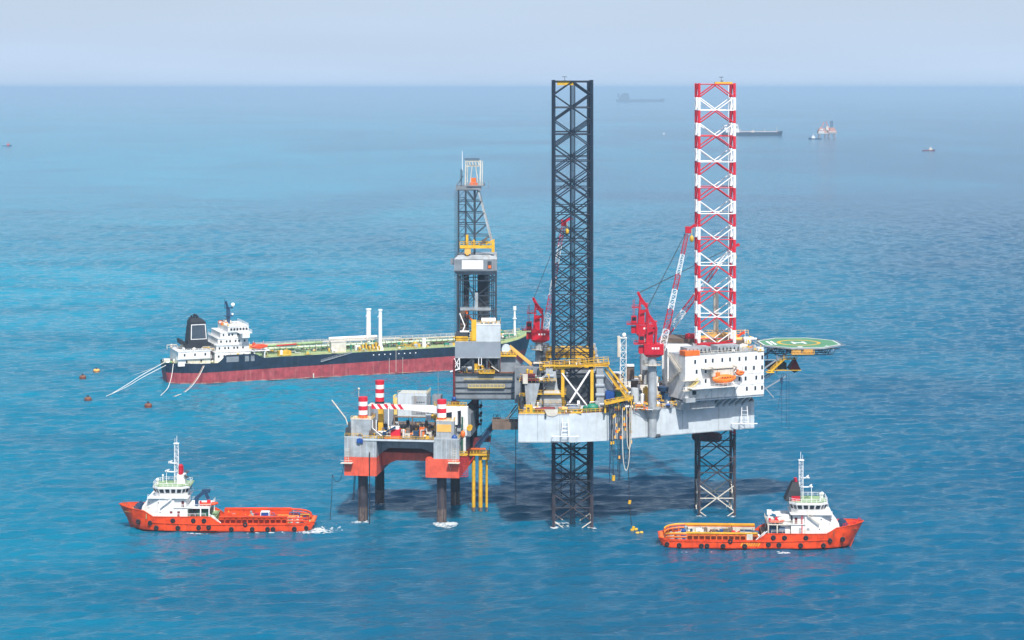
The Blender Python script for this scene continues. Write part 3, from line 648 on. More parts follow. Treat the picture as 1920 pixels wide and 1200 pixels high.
wins = [(625,430),(711,422),(769,419),(847,414),(910,410),(987,405),(1040,402),(1124,395),(1174,392),(637,510),(711,505),(1040,482),(1106,478),(1173,474),(625,594),(711,586),(987,569),(1038,565),(1125,558),(1173,555),(1048,649),(1117,644),(1172,640),(618,681)]
for i, (zx, zy2) in enumerate(wins):
    x, z = bp(1160+zx/4.364, 580+zy2/4.364); w, h = (.42,.72) if i < 23 else (.8,.8)
    b = MB(); b.box(x-w,x+w,-.07,-.02,z-h,z+h); b.box(x-w+.1,x+w-.1,-.1,-.07,z-h+.1,z+h-.1,1); b.build('window', ['hull_grey','glass'], acc)
# roof equipment
b = MB()
for a0, a1 in ((bp(1293,0)[0], bp(1338,0)[0]), (bp(1350,0)[0], bp(1392,0)[0])):
    b.box(a0,a1,1.5,6,zr+.12,zr+2.4); n = 6
    for i in range(n):
        x = a0+(a1-a0)*(i+.5)/n; w = (a1-a0)/n*.42
        b.add([(x-w,1.44,zr+.5),(x+w,1.44,zr+.5),(x,1.44,zr+2.1),(x-w,1.5,zr+.5),(x+w,1.5,zr+.5),(x,1.5,zr+2.1)], [(0,1,2),(0,3,4,1),(1,4,5,2),(2,5,3,0)], 1)
b.build('air_cooler', ['light_grey','near_black'], acc)
b = MB(); b.rail([(5.5,.2,zr+.12),(Lb-.2,.2,zr+.12),(Lb-.2,Db,zr+.12)],1.1,.11,1.7); b.build('railing', 'cream', acc)
gear(acc, 6, Lb-1, .8, 9, zr+.12, 16, 11, 1.5, ['white','cream','yellow','orange','light_grey'])
b = MB(); b.box(-.1,5.3,-.1,3.5,zr+.05,zr+1.6); b.build('stair_head', 'orange', acc)
for (a, c, nm) in (((-.9,2,50.2),(-.9,9,45.5),'stair'),((-.9,2,50.2),(-.9,9,54.6),'stair')):
    b = MB(); b.stair(c if c[2] < a[2] else a, a if c[2] < a[2] else c, .8, 0); b.build(nm, 'cream', acc)
for z, x0, x1 in ((Z(710,652),.2,5.5),(Z(728.5,652),.2,4.5)):
    b = MB(); b.box(-1.6,x1,-1.5,0,z-.15,z); b.rail([(-1.6,-1.5,z),(x1,-1.5,z)],1.1,.11,1.6); b.build('walkway', 'cream', acc)
b = MB(); b.stair((.8,-.8,Z(728.5,652)),(4.2,-.8,Z(712,652)),1,0); b.build('stair', 'pale_yellow', acc)
b = MB(); z = Z(751,648); b.box(-1,2.6,-2,0,z-.5,z+.9); b.build('landing', 'light_grey', acc)
# lifeboat station ledge, faded blue-grey panel next to it
xl, zl2 = bp(1288,710); xr2, _ = bp(1378,704)
b = MB(); b.box(xl,xr2,-3.4,-.05,zl2-3.1,zl2-2.85); b.rail([(xl,-3.4,zl2-2.85),(xr2,-3.4,zl2-2.85)],1.1,.1,1.6)
for x in (xl+3,xl+7,xr2-4,xr2-1): b.bar((x,0,zl2-6.5),(x,-3.2,zl2-3.1),.2)
b.build('lifeboat_station', 'white', acc)
b = MB(); xd0, zd = bp(1329,696); xd1, _ = bp(1372,696)
for x in (xd0,xd1): b.bar((x,0,zl2+3.2),(x,-3.2,zl2+3.2),.4); b.bar((x,0,zl2+.5),(x,-3.0,zl2+3.1),.3); b.bar((x,-3.0,zl2+3.2),(x,-3.0,zl2+1.9),.12)
b.build('davit', 'cream', acc)
b = MB(); b.box(xd0-3,xd1+.5,-2.5,-.1,zl2+2.9,zl2+3.1); b.rail([(xd0-3,-2.5,zl2+3.1),(xd1+.5,-2.5,zl2+3.1)],1,.09,1.3); b.build('davit_platform', 'cream', acc)
b = MB(); x, z = bp(1347,701); b.box(x-3.6,x+4.4,-2.2,-1.6,z-.4,z+1.6); b.build('winch_house', 'cream', acc)
# stair-tower lines and hoses on the face
b = MB()
for px in (1334,1377,1252+40): x, z = bp(px,700); b.bar((x,-.12,zb0),(x,-.12,z),.06)
b.build('downpipe', 'light_grey', acc)
# haunch brackets below the block
b = MB(); n = 11; Lh = Lb-4
b.box(1.0,Lb,.15,5.4,zb0-.5,zb0-.01)
for i in range(n):
    x = 2+i*(Lh-2)/(n-1); b.add([(x-.25,.5,zb0-.5),(x+.25,.5,zb0-.5),(x+.25,6.0,zb0-.5),(x-.25,6.0,zb0-.5),(x-1.3,5.3,zb0-3.9),(x-.8,5.3,zb0-3.9),(x-.8,6.0,zb0-3.9),(x-1.3,6.0,zb0-3.9)],
        [(0,1,2,3),(7,6,5,4),(0,4,5,1),(1,5,6,2),(2,6,7,3),(3,7,4,0)])
b.build('bracket', 'hull_grey', acc)
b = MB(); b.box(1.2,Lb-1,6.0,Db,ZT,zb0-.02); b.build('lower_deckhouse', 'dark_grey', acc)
b = MB(); b.box(-.5,12,1.8,6,ZT-.6,zb0-.6); b.build('side_trunk', 'light_grey', acc)
# mirrored far block and linking house
pm = side_pt(.5)
acf = empty('accommodation_block', (U(1246,700),17.0,0), -th, rig, label='white cabin block on the far side')
b = MB(); z2 = Z(640,690); b.box(0,Lb-3,-4,Db-4,ZT,z2); b.build('wall', 'white', acf)
b = MB(); b.box(-.3,Lb-2.6,-4.3,Db-4,z2,z2+1.4); b.build('roof', 'deck_brown', acf)
b = MB(); b.box(8,11,-3,0,z2+1.4,z2+3.0); b.build('vent_house', 'red', acf)
b = MB(); b.tube((13,-2,z2+1.4),(13,-2,z2+3.6),.25,8); b.ball((13,-2,z2+4),.8); b.build('satellite_dome', 'white_clean', acf)
b = MB(); b.box(1.6,3.2,-4.1,-4,z2-5,z2-3.4); b.box(5,7.5,-4.1,-4,z2-4,z2-2); b.build('window', 'glass', acf)
b = MB(); b.box(U(1251,668),U(1300,668),-8,6,ZT,Z(654,668)); b.build('central_deckhouse', 'white', rig)
b = MB(); b.box(U(1282,668),U(1292,668),-8.1,-8,Z(665,668),Z(657,668)); b.build('deckhouse_window', 'dark_green', rig)
b = MB(); b.tube((U(1342,690),14,54),(U(1342,690),14,Z(540,690)),.9,12); b.box(U(1342,690)-1.2,U(1342,690)+1.2,13,15,54,58); b.build('exhaust_stack', 'cream', rig)
# red jack house around the bow leg at roof level
b = MB(); b.box(U(1312,664)+.2,U(1378,664),-7,-6.3,zr+.6,zr+1.5); b.box(U(1314,664)+.2,U(1376,664),-8.5,-8.2,zr+1.8,zr+2.2); b.bar((U(1315,664),-8,zr+.6),(U(1375,664),-8,zr+3),.3); b.build('leg_guide', 'crane_red', rig)
b = MB(); b.box(U(1320,690),U(1380,690),10,16,zr+.5,zr+2.6); b.rail([(U(1318,690),10,zr+2.6),(U(1400,690),10,zr+2.6)],1.4,.16,1.3); b.build('roof_platform', 'tan_yellow', rig)
gear(rig, U(1318,680), U(1420,680), 3, 12, zr+.2, 16, 77, 2.2, ['yellow','tan_yellow','cream','white'])
b = MB(); b.box(U(1300,680),59,4,12,zb0,zr); b.box(58,62,-7,8,zb0,zr-1); b.build('bow_deckhouse', 'white', rig)
# --- helideck
hc = (X(1497.5,676)-OX, .7); zh = Z(642.5,676)
hel = empty('helideck', (hc[0],hc[1],0), R(4), rig)
rr = 14.1; oc = [(rr*math.cos(R(22.5+45*i)), rr*math.sin(R(22.5+45*i))) for i in range(8)]
b = MB(); b.prism(oc, zh-.5, zh, 1, 0, 1); b.build('deck', ['heli_green','light_grey'], hel)
b = MB(); n = 64
def annulus(b, r0, r1, z, n=64, m=0):
    vs = [(r0*math.cos(2*math.pi*i/n), r0*math.sin(2*math.pi*i/n), z) for i in range(n)] + [(r1*math.cos(2*math.pi*i/n), r1*math.sin(2*math.pi*i/n), z) for i in range(n)]
    b.add(vs, [(i,(i+1)%n,n+(i+1)%n,n+i) [::-1] for i in range(n)], m)
annulus(b, 6.1, 7.3, zh+.012); b.build('yellow_circle', 'yellow', hel)
b = MB()
for i in range(8):
    p = V(oc[i]+(0,))*.975; q = V(oc[(i+1)%8]+(0,))*.975; b.bar(p+V((0,0,zh)), q+V((0,0,zh)), .42, .03)
b.box(-2.3,-1.3,-2.6,2.6,zh,zh+.02); b.box(1.3,2.3,-2.6,2.6,zh,zh+.02); b.box(-1.3,1.3,-.75,.75,zh,zh+.02)
for x in (-10.4,-9.0): b.box(x,x+.9,-4.6,4.6,zh,zh+.02)
b.box(-2.6,-1,-11.6,-9.8,zh,zh+.02); b.build('white_marking', 'white_clean', hel)
b = MB()
for i in range(8):
    p = V(oc[i]+(0,)); q = V(oc[(i+1)%8]+(0,)); po = p*1.1; qo = q*1.1; dzv = V((0,0,zh-.15))
    b.bar(po+dzv,qo+dzv,.12); 
    for k in range(7): a = k/6; b.bar(p.lerp(q,a)+V((0,0,zh-.45)), po.lerp(qo,a)+dzv, .08)
    for k in range(1,4): b.bar(p.lerp(po,k/4)+V((0,0,zh-.3)), q.lerp(qo,k/4)+V((0,0,zh-.3)), .04)
b.build('safety_net', 'light_grey', hel)
b = MB()
for y in (-8,-2.7,2.7,8):
    b.bar((-12,y,zh-1.0),(12,y,zh-1.0),.3); b.bar((-9,y,zh-3.2),(9,y,zh-3.0),.25)
    for k in range(8): x = -10+k*2.6; b.bar((x,y,zh-1),(x+1.3,y,zh-3.1),.18); b.bar((x+1.3,y,zh-3.1),(x+2.6,y,zh-1),.18)
for x in (-9,-3,3,9): b.bar((x,-10,zh-1),(x,10,zh-1),.25); b.bar((x,-8,zh-3.1),(x,8,zh-3.1),.22)
b.build('truss', 'dark_grey', hel)
b = MB()
for y in (-8,8):
    b.bar((-4,y,zh-1),(-17,y,zh-10),.45); b.bar((-13,y,zh-1),(-18,y,zh-9),.4); b.bar((-9,y,zh-3),(-9,y,zh-9),.35); b.bar((-17,y,zh-4.5),(-5,y,zh-4.5),.3); b.bar((-17,y,zh-13),(-10,y,zh-9),.35); b.bar((-17,y,zh-9),(-10,y,zh-17),.35); b.bar((-18,y,zh-17),(-6,y,zh-10),.4)
b.build('support_strut', 'mid_grey', hel)
b = MB(); z = Z(663,663); b.box(-5.2,2.2,-13.8,-11,z-.2,z); b.rail([(-5.2,-13.8,z),(2.2,-13.8,z)],1.3,.16,1.2); b.box(-1,2,-13,-12,z,zh-.3); b.box(-4.8,-2,-13.2,-12,z,z+1.2); b.build('access_platform', 'tan_yellow', hel)
b = MB(); p0 = (U(1440,668)-hc[0],-9,Z(697,666)); p1 = (U(1466,668)-hc[0],-9,Z(673,666)); b.stair(p0,p1,1.4,0); b.box(p1[0]-.5,p1[0]+4,-9.8,-8.2,p1[2]-.2,p1[2]); b.rail([(p1[0]-.5,-9.8,p1[2]),(p1[0]+4,-9.8,p1[2])],1.1,.13,1.2)
b.box(p0[0]-1,U(1497,668)-hc[0],-9.6,-8.4,Z(694,666)-.2,Z(694,666)); b.box(p0[0]-1.5,p0[0]+1,-10,-8,p0[2]-.3,p0[2]); b.build('stair', 'yellow', hel)
b = MB(); zq = Z(693,668); xa, xm, xb = U(1477,668)-hc[0], U(1489,668)-hc[0], U(1498,668)-hc[0]
b.add([(xa,-8.4,zq),(xb,-8.4,zq),(xb,-3,zq),(xa,-3,zq),(xm,-5.6,zq+4.0),(xm,-5.6,zq-1.4)], [(0,1,4),(1,2,4),(2,3,4),(3,0,4),(1,0,5),(2,1,5),(3,2,5),(0,3,5)])
b.build('rescue_chute_box', 'dark_red', hel)
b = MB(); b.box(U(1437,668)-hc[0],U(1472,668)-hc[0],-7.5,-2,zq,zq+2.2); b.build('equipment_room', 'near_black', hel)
b = MB(); b.rail([(xb+8,-10,zh-.5),(xb+11,-8,zh-1.6)],.8,.1,1); b.build('floodlight_bracket', 'white_clean', hel)
for i, (px, y0, y1) in enumerate(((1462,700,800),(1466,700,770),(1471,700,800),(1476,698,805))):
    b = MB(); x = U(px,667)-hc[0]; b.tube((x,-8.5,Z(y0,667)),(x+(-2 if i == 1 else 0),-8.5,Z(y1,667)),.07,5)
    if i == 0: b.box(x-.35,x+.35,-8.8,-8.2,Z(718,667),Z(708,667))
    b.build('hanging_line', 'dark_blue', hel)
# flagpole
b = MB(); p = UZ(1397,645,-13); b.tube((p[0],p[1],zr),(p[0],p[1],Z(617,662)),.09,6); b.build('flagpole', 'white_clean', rig)
fz = Z(624,662); b = MB(); n = 8
vs = []; fs = []
for i in range(n+1):
    t = i/n
    for k in (0,1): vs.append((p[0]-t*2.6, p[1]-.25*math.sin(t*7), fz-t*1.0+.25*math.sin(t*6)-k*.95+.5))
b.add(vs, [(2*i,2*i+1,2*i+3,2*i+2) for i in range(n)]); fl = b.build('flag', 'orange_red', None); fl.location = (OX,OY,0); tag(fl, 'small orange flag flying from pole on the cabin roof', 'flag')
sm = fl.modifiers.new('t','SOLIDIFY'); sm.thickness = .04
# --- lattice mast on deck, tanks, machinery
b = MB(); mx0, mz0, mz1 = U(1168.5,655), ZT, Z(634,655)
b.box_truss((mx0,-20,mz0),(mx0,-20,mz1),1.9,1.9,10,.13,t2=.08); b.box(mx0-1.2,mx0+1.2,-21.2,-18.8,mz1,mz1+.2); b.ball((mx0+.3,-20,mz1+1),.7)
b.build('lattice_mast', 'white', rig)
b = MB(); b.box(mx0-1.9,mx0-1,-21.5,-19,mz1-6,mz1+.6); b.rail([(mx0-2,-21.6,mz1-14),(mx0+.4,-21.6,mz1-14)],1,.1,1); b.box(mx0-2,mx0,-21.6,-19.4,mz1-14.2,mz1-14); b.build('mast_platform', 'cream', rig)
# aft near machinery deck : silos and modules
sx = U(993,645)
b = MB(); b.loft([[(sx-1.0,-31,ZT+.2),(sx+1.4,-31,ZT+.2),(sx+1.4,-28,ZT+.2),(sx-1.0,-28,ZT+.2)],[(sx-1.6,-31.6,ZT+8.8),(sx+3.2,-31.6,ZT+8.8),(sx+3.2,-28,ZT+8.8),(sx-1.6,-28,ZT+8.8)]], sm=False); b.build('hopper', 'light_grey', rig)
b = MB(); b.box(sx-2.2,sx-.6,-32,-30,ZT+8.8,ZT+11.6); b.build('hopper_head', 'cream', rig)
b = MB(); b.box(-17.5,-9.5,-31,-24,ZT+.1,ZT+.3); b.box(-17.3,-17,-31,-24,ZT,ZT+9); b.box(-10.2,-9.9,-31,-24,ZT,ZT+9); b.box(-17.5,-6,-31,-20,ZT+9,ZT+9.25); b.box(-17,-10.4,-29,-22,ZT+.3,ZT+8); b.build('mud_module', 'dark_grey', rig)
b = MB(); b.rail([(-17.6,-31.2,ZT+9.2),(-6,-31.2,ZT+9.2)],1.1,.13,1.3); b.rail([(-17.6,-31.2,ZT+4.6),(-12,-31.2,ZT+4.6)],1.1,.13,1.3); b.build('railing', 'yellow', rig)
b = MB(); q = UZ(993,711,-30); b.box(q[0]-2.6,q[0]+2.8,-31.5,-27,q[2]-.3,q[2]); b.rail([(q[0]-2.6,-31.5,q[2]),(q[0]+2.8,-31.5,q[2])],1.1,.15,1); b.box(q[0]-1.8,q[0]+1.8,-30.5,-28.5,q[2]+1.2,q[2]+1.6); b.build('loading_station', 'dark_red', rig)
b = MB(); b.box(U(965,660),U(1012,660),-15,-9.6,ZT,Z(690,660)); b.build('pipe_deck_store', 'grey', rig)
b = MB(); b.box(U(1003,665),U(1033,665),-12,-10,Z(694,664),Z(682,664)); b.box(U(1000,665),U(1034,665),-12.3,-9.5,Z(681.5,664),Z(680,664),1); b.build('skid_house', ['dark_blue','cream'], rig)
b = MB()
for i in range(9): z = Z(700,655)-i*.9; b.bar((U(975,655),-22,z),(U(988,655)+.6*(i%3),-22,z-.4),.3)
b.build('pipe_rack', 'yellow', rig)
gear(rig, -16.5, -6.5, -34.5, -31, ZT, 12, 21, 3.0)
gear(rig, -16.5, -8.5, -31, -26, ZT+9.2, 10, 22, 2.2)
gear(rig, -16.5, 5, -35, -31, ZT, 12, 23, 1.6, ['green','dark_red','blue','light_grey','orange','yellow','white'])
gear(rig, -8, -1.5, -20, -10, ZT+8, 8, 24, 3)
gear(rig, 9, 22, -26, -10, ZT, 26, 25, 5.5)
gear(rig, 14, 34, -24, -14, ZT, 26, 26, 4.5, ['white','light_grey','hull_grey','yellow','dark_red','dark_blue','cream'])
gear(rig, 12, 24, -31, -25, ZT, 9, 27, 2.4, ['white','orange','yellow','light_grey'])
gear(rig, 22, 34, -24.5, -19, ZT, 10, 28, 2.4, ['white','orange','yellow','light_grey','blue'])
gear(rig, 15, 30, 0, 18, ZT+3, 16, 29, 5, ['white','dark_grey','cream','deck_brown'])
b = MB(); b.box(14,31,-6,14,ZT,ZT+3); b.build('machinery_casing', 'cream', rig)
for px, py0, py1 in ((1157,700,728),(1182,686,712),(1190,712,745)):
    b = MB(); x = U(px,668); w = 1.5; b.box(x-w*.8,x+w*.8,-9,-6,Z(py1,668),Z(py0,668)); b.box(x-w*.8,x+w*.8,-9.3,-5.7,Z(py0,668),Z(py0,668)+.4,1); b.build('exhaust_box', ['deck_brown','white'], rig)
b = MB(); x = U(1190,655); b.tube((x,-21,ZT),(x,-21,Z(727,655)),1.3,14); b.build('bulk_tank', 'hull_grey', rig)
b = MB(); x = U(1245,655); b.tube((x,-16,Z(735,657)),(x,-16,Z(727,657)),1.7,14,0,2.0); b.tube((x,-16,ZT),(x,-16,Z(735,657)),.8,10); b.build('bulk_tank', 'dark_blue', rig)
b = MB(); x = U(1211,655); b.tube((x,-21,ZT),(x,-21,Z(724,655)),.5,8); b.tube((x,-21,Z(737,655)),(x,-21,Z(727,655)),1.0,10); b.build('pump_column', 'yellow', rig)
b = MB(); q = UZ(1111,765,-31); b.ball((q[0],-31,ZT+1.0),2.2,1.4,1.5); b.build('tarpaulin', 'green', rig)
b = MB(); b.box(U(1135,652),U(1152,652),-26,-22,ZT+3,ZT+5.5); b.build('storage_tank', 'blue', rig)
# deck-edge railings
b = MB(); e0 = [(-17.8,-36.2,ZT),(-2,-36.2,ZT)]; b.rail(e0,1.2,.14,1.4); b.rail([(-2,-36.2,ZT),(10.6,-32.4,ZT)],1.2,.14,1.4); b.rail([(-17.8,-36.2,ZT),(-17.8,-10,ZT)],1.2,.14,1.6); b.box(-17.8,-4.5,-36.3,-36.0,ZT+.0,ZT+.35); b.box(-1.8,2,-35.8,-35.5,ZT,ZT+.4)
p0 = side_pt(0,-.2); p1 = side_pt(.48,-.2); b.rail([p0+V((0,0,ZT)), p1+V((0,0,ZT))],1.2,.13,1.5); b.build('railing', 'yellow', rig)
# hanging sheet and anchor frames on the side
b = MB()
q0 = U(1020,640); b.add([(q0,-36.6,ZT+1.4),(q0+4.4,-36.6,ZT+1.4),(q0+4.2,-36.6,ZT-.4),(q0+2.6,-36.6,ZT-.9),(q0+1,-36.6,ZT-.5),(q0,-36.5,ZT+1.4),(q0+4.4,-36.5,ZT+1.4),(q0+4.2,-36.5,ZT-.4),(q0+2.6,-36.5,ZT-.9),(q0+1,-36.5,ZT-.5)], [(0,4,3,2,1),(5,6,7,8,9),(0,1,6,5),(1,2,7,6),(2,3,8,7),(3,4,9,8),(4,0,5,9)]); b.build('debris_net', 'cream', rig)
def anchor_rack(px, py, v, tilt, nm='boat_landing'):
    b = MB(); q = UZ(px,py,v); x, y, z = q
    b.bar((x-4.2,y,z),(x+4.2,y-.3,z),.25); b.bar((x-4.2,y,z),(x-3.7,y,z-2.6 if tilt else z),.12)
    for dx in (-1.2,1.2): b.bar((x+dx,y-.2,z),(x+dx*.7,y+.2,z+5.6),.22)
    for k in range(4): b.bar((x-1.0,y,z+1.2*k+.6),(x+1.0,y,z+1.2*k+.6),.12)
    for dx in (-4.2,-1.2,1.2,4.2): b.bar((x+dx,y,z),(x+dx*.9,y+2.2,z-.2),.16)
    b.build(nm, 'white_clean', rig)
anchor_rack(1060,818,-38,False); 
a2 = side_pt(.87,2.2); anchor_rack(1396,794,a2.y,False)
b = MB(); b.box(U(1021,640),U(1024.5,640),-36.9,-36.45,ZT-1.2,ZT-.6); b.box(U(1021,640),U(1024.5,640),-36.9,-36.45,ZT-.3,ZT+.1); b.build('fairlead', 'dark_grey', rig)
b = MB(); p = side_pt(.3,1.4); b.tube((u1+.4,v1-.6,ZB+.5),(u1+2.4,v1+.3,ZB+.5),.6,10); b.build('outlet_pipe', 'dark_grey', rig)
# raw-water tank under the bow
b = MB(); q = UZ(1305,818,0); b.tube((U(1306,690),15,Z(818,690)),(U(1345,690),15,Z(820,690)),1.7,14,0); b.ball((U(1345,690),15,Z(820,690)),1.7); b.ball((U(1306,690),15,Z(818,690)),1.7); b.box(U(1310,690),U(1312,690),14,16,Z(818,690),ZB); b.box(U(1335,690),U(1337,690),14,16,Z(818,690),ZB); b.build('capsule', 'dark_red', rig)
# hose bundle
rnd = random.Random(4)
b = MB(); v = side_pt(.06,2).y; z = Z(752,641.5)
b.bar((U(1133,641.5),-35.4,z-.6),(U(1186,641.5),-33.2,z+1.0),1.3,.7); b.rail([(U(1133,641.5),-36.0,z-.4),(U(1186,641.5),-33.9,z+1.0)],1.0,.13,1.4); b.box(U(1133,641.5),U(1136,641.5),-35,-32,ZT,z); b.bar((U(1184,641.5),-33.4,ZT-.2),(U(1184,641.5),-33.4,z+.6),.3)
b.build('hose_station', 'yellow', rig)
for i in range(17):
    px = 1143+i*2.5+rnd.uniform(-.6,.6); Yw = 640+.045*(px-1143)*1.2-.4; x = U(px,Yw); v = Yw-OY
    yb = rnd.choice([860,885,845,870,900,835]) if i < 11 else rnd.choice([835,845,860,870,880])
    if i == 0: yb = 905
    if i in (3,): yb = 895
    zt_, zb_ = Z(760,Yw), Z(yb,Yw)
    e = empty('hose', (0,0,0), 0, rig)
    b = MB(); pts = []
    for k in range(9): t = k/8; pts.append((x+math.sin(t*3+i)*.15, v, zt_+(zb_-zt_)*t))
    b.path([(x+.8,v+2.2,zt_-.4),(x+.4,v+1,zt_+1.2),pts[0]],.13,5); b.path(pts,.1 if i%3 else .13,6); b.build('tubing', 'near_black' if i%4 else 'dark_blue', e)
    for k in range(rnd.choice([0,1,2,2,3]) if i else 0):
        zz = rnd.uniform(zb_+(zt_-zb_)*.3, zt_-1); b = MB(); b.tube((x,v,zz-.45),(x,v,zz+.45),.33,8); b.build('float', rnd.choice(['yellow','tan_yellow','orange']), e)
    if i == 3: b = MB(); b.tube((x,v,zb_-1),(x,v,zb_+.6),.55,10); b.build('float', 'yellow', e)
for (pa, pb, ybt) in ((1167,1181,882),(1175,1184,842)):
    b = MB(); Yw = 640.4; pts = []
    for k in range(21):
        t = k/20; a = math.pi*t; px = pa+(pb-pa)*(1-math.cos(a))/2; py = 765+(ybt-765)*(math.sin(a)**.45)
        pts.append((U(px,Yw),Yw-OY,Z(py,Yw)))
    b.path(pts,.14,6); b.build('hose_loop', 'cream', rig)
e = empty('hose', (0,0,0), 0, rig); b = MB(); Yw = 640.5
pts = [(U(px,Yw),Yw-OY-(k>1)*0,Z(py,Yw)) for k,(px,py) in enumerate(((1178,765),(1178.5,880),(1180,940),(1184,985)))]
b.path(pts,.11,5); b.build('tubing', 'near_black', e)
for px, py in ((1180,941),(1187,990)): b = MB(); b.tube((U(px,Yw),Yw-OY,Z(py,Yw)-.6),(U(px,Yw)+.2,Yw-OY,Z(py,Yw)+.5),.5,8); b.build('float', 'yellow', e)
# walkway bridge and thin pipes from hull towards the wellhead
b = MB(); za = Z(803,668); zb_ = Z(786,668); b.box(U(923,668),U(971,668),-10,-5,za,zb_-.3); b.rail([(U(923,668),-10,zb_-.3),(U(971,668),-10,zb_-.3)],1.2,.13,1.5); b.bar((U(948,668),-9,zb_),(U(969,668),-9,Z(757,668)),.35); b.bar((U(954,668),-6,zb_),(U(971,668),-6,Z(765,668)),.3); b.build('access_bridge', 'deck_brown', rig)
b = MB(); b.tube((U(967,652),-23,Z(800,652)),(U(967,652),-23,Z(948,652)),.12,6); b.build('suction_pipe', 'near_black', rig)
b = MB(); b.tube((U(921,668),-7.5,Z(802,668)),(U(920,668),-7.5,Z(832,668)),.1,5); b.build('hanging_cable', 'dark_grey', rig)

# clutter along the near deck edge
gear(rig, -4, 12, -34, -27, ZT, 26, 91, 3.4, ['yellow','grey','dark_grey','white','blue','deck_brown','light_grey','tan_yellow'])
gear(rig, 11, 24, -29, -18, ZT, 24, 92, 4.6, ['yellow','grey','dark_grey','white','cream','deck_brown','light_grey','tan_yellow'])
gear(rig, -17, -6, -22, -11, ZT+8, 14, 93, 3.5, ['yellow','grey','dark_red','white','dark_grey','deck_brown'])
gear(rig, -6, 8, -16, -8, ZT+12, 14, 94, 2.4, ['yellow','tan_yellow','dark_grey','deck_brown','cream'])
# lifeboats (hang from davits: things of their own)
def lifeboat(name, L, mats):
    root = empty(name)
    b = MB(); rings = []
    for i in range(13):
        t = i/12; w = math.sin(math.pi*min(max(t*.94+.03,0),1))**.45; x = (t-.5)*L
        rings.append([(x, 1.35*w*math.cos(a), .15+(-1.15*w if math.sin(a) < 0 else .5)*abs(math.sin(a))**.8+ (abs(t-.5)*.8)) for a in [2*math.pi*k/16 for k in range(16)]])
    b.loft(rings); b.build('hull', mats[0], root)
    b = MB(); rings = []
    for i in range(9):
        t = i/8; w = math.sin(math.pi*min(max(t*.9+.05,0),1))**.4; x = (t-.5)*L*.82
        rings.append([(x, 1.15*w*math.cos(a), .55+1.0*w*max(0,math.sin(a))**.7) for a in [2*math.pi*k/16 for k in range(16)]])
    b.loft(rings); b.build('canopy', mats[1], root)
    b = MB(); b.box(-L*.38,-L*.22,-.6,.6,1.2,2.15); b.build('cockpit', mats[1], root)
    b = MB()
    for k in range(5): b.box(-L*.18+k*L*.12,-L*.18+k*L*.12+.35,-1.22,-1.12,.75,1.0)
    b.build('window', 'glass', root)
    b = MB()
    for x in (-L*.3,L*.3): b.tube((x,0,1.2),(x,0,3.2),.06,5)
    b.build('fall', 'dark_grey', root)
    return root
lb = lifeboat('lifeboat', 8.8, ('lifeboat_orange','lifeboat_orange'))
x, z = bp(1351,707); c, s = math.cos(th), math.sin(th)
px_, py_ = OX+pA.x+x*c+2.2*s, OY+pA.y+x*s-2.2*c
lb.scale = (.95,1,1.3); lb.location = (px_,py_,z-.8); lb.rotation_euler.z = th; tag(lb, 'orange enclosed lifeboat hanging on the white cabin block of the drilling rig', 'lifeboat')
lb2 = lifeboat('rescue_boat', 4.6, ('orange','orange'))
x, z = bp(1381,697); lb2.location = (OX+pA.x+x*c+2.0*s, OY+pA.y+x*s-2.0*c, z-.4); lb2.rotation_euler.z = th; lb2.scale = (.7,.7,.7); tag(lb2, 'smaller orange rescue boat hanging right of the big lifeboat on white cabins', 'rescue boat')
# ------------------------------------------------------------------ small production platform on four round legs
PX, PY = -33.9, 673.6; PR = R(-7.3)
pl = empty('production_platform', (PX,PY,0), PR, label='small weathered grey and orange-red jack-up platform on four round legs', cat='platform')
def PU(px, py, v):   # photo point on the plane local y = v
    c, s = math.cos(PR), math.sin(PR); k = (px-960)/F
    u = (k*(PY+v*c) + v*s - PX)/(c - k*s); Yw = PY + u*s + v*c
    return u, Z(py, Yw)
z0, zr2, z1, z2 = 15.3, 21.4, 28.0, 33.3
vf, vb = -18.6, 17.5
uL0 = PU(645.5,850,vf)[0]; uL1 = PU(706,850,vf)[0]; uR0 = PU(798,850,vf)[0]; uR1 = PU(861,850,vf)[0]
hul = empty('hull', (0,0,0), 0, pl)
for (a, c) in ((uL0,uL1),(uR0,uR1)):
    b = MB(); b.box(a,c,vf,vb,z0,zr2,0); b.build('pontoon', 'pontoon_red', hul)
    b = MB(); aa, cc = (a,c) if a < 0 else (a+2.6,c); b.box(aa,cc,vf+.02,vb,zr2,z1); b.box(aa-.02,cc+.02,vf,vb,z1-.25,z1-.05,1)
    for k in range(5): x = aa+(cc-aa)*(k+.5)/5; b.box(x-.05,x+.05,vf-.02,vf+.02,zr2,z1-.3,1)
    b.build('side_wall', ['light_grey','hull_grey'], hul)
# recessed middle with arched opening through the hull
vm = vf+9.5; m0, m1 = uL1, uR0; ar = [(m0,zr2-1.0),(m0+.01,z0+1.2)]
zc = Z(867,660)-.2
b = MB(); b.yprism([(m0,zr2),(m0,z0+1.5),(m0+4.8,zc),(m1-.6,zc),(m1,zc-.2),(m1,zr2)], vm, vb); b.build('lower_arch', 'pontoon_red', hul)
b = MB(); b.yprism([(m0,zr2),(m0+2.2,zr2+1.5),(m1-2.6,zr2+1.5),(m1+2.6,zr2-.6),(m1+2.6,z1-1.2),(m0,z1-1.2)], vm-.12, vb-.2)
b.build('middle_wall', 'light_grey', hul)
b = MB(); b.box(m0-4.6,m1+2.8,vf-.1,vb,z1-1.15,z1-.75); b.box(m0-4.6,m1+2.8,vf-.2,vf-.1,z1-1.2,z1-.6,1); b.build('main_deck', ['deck_brown','hull_grey'], hul)
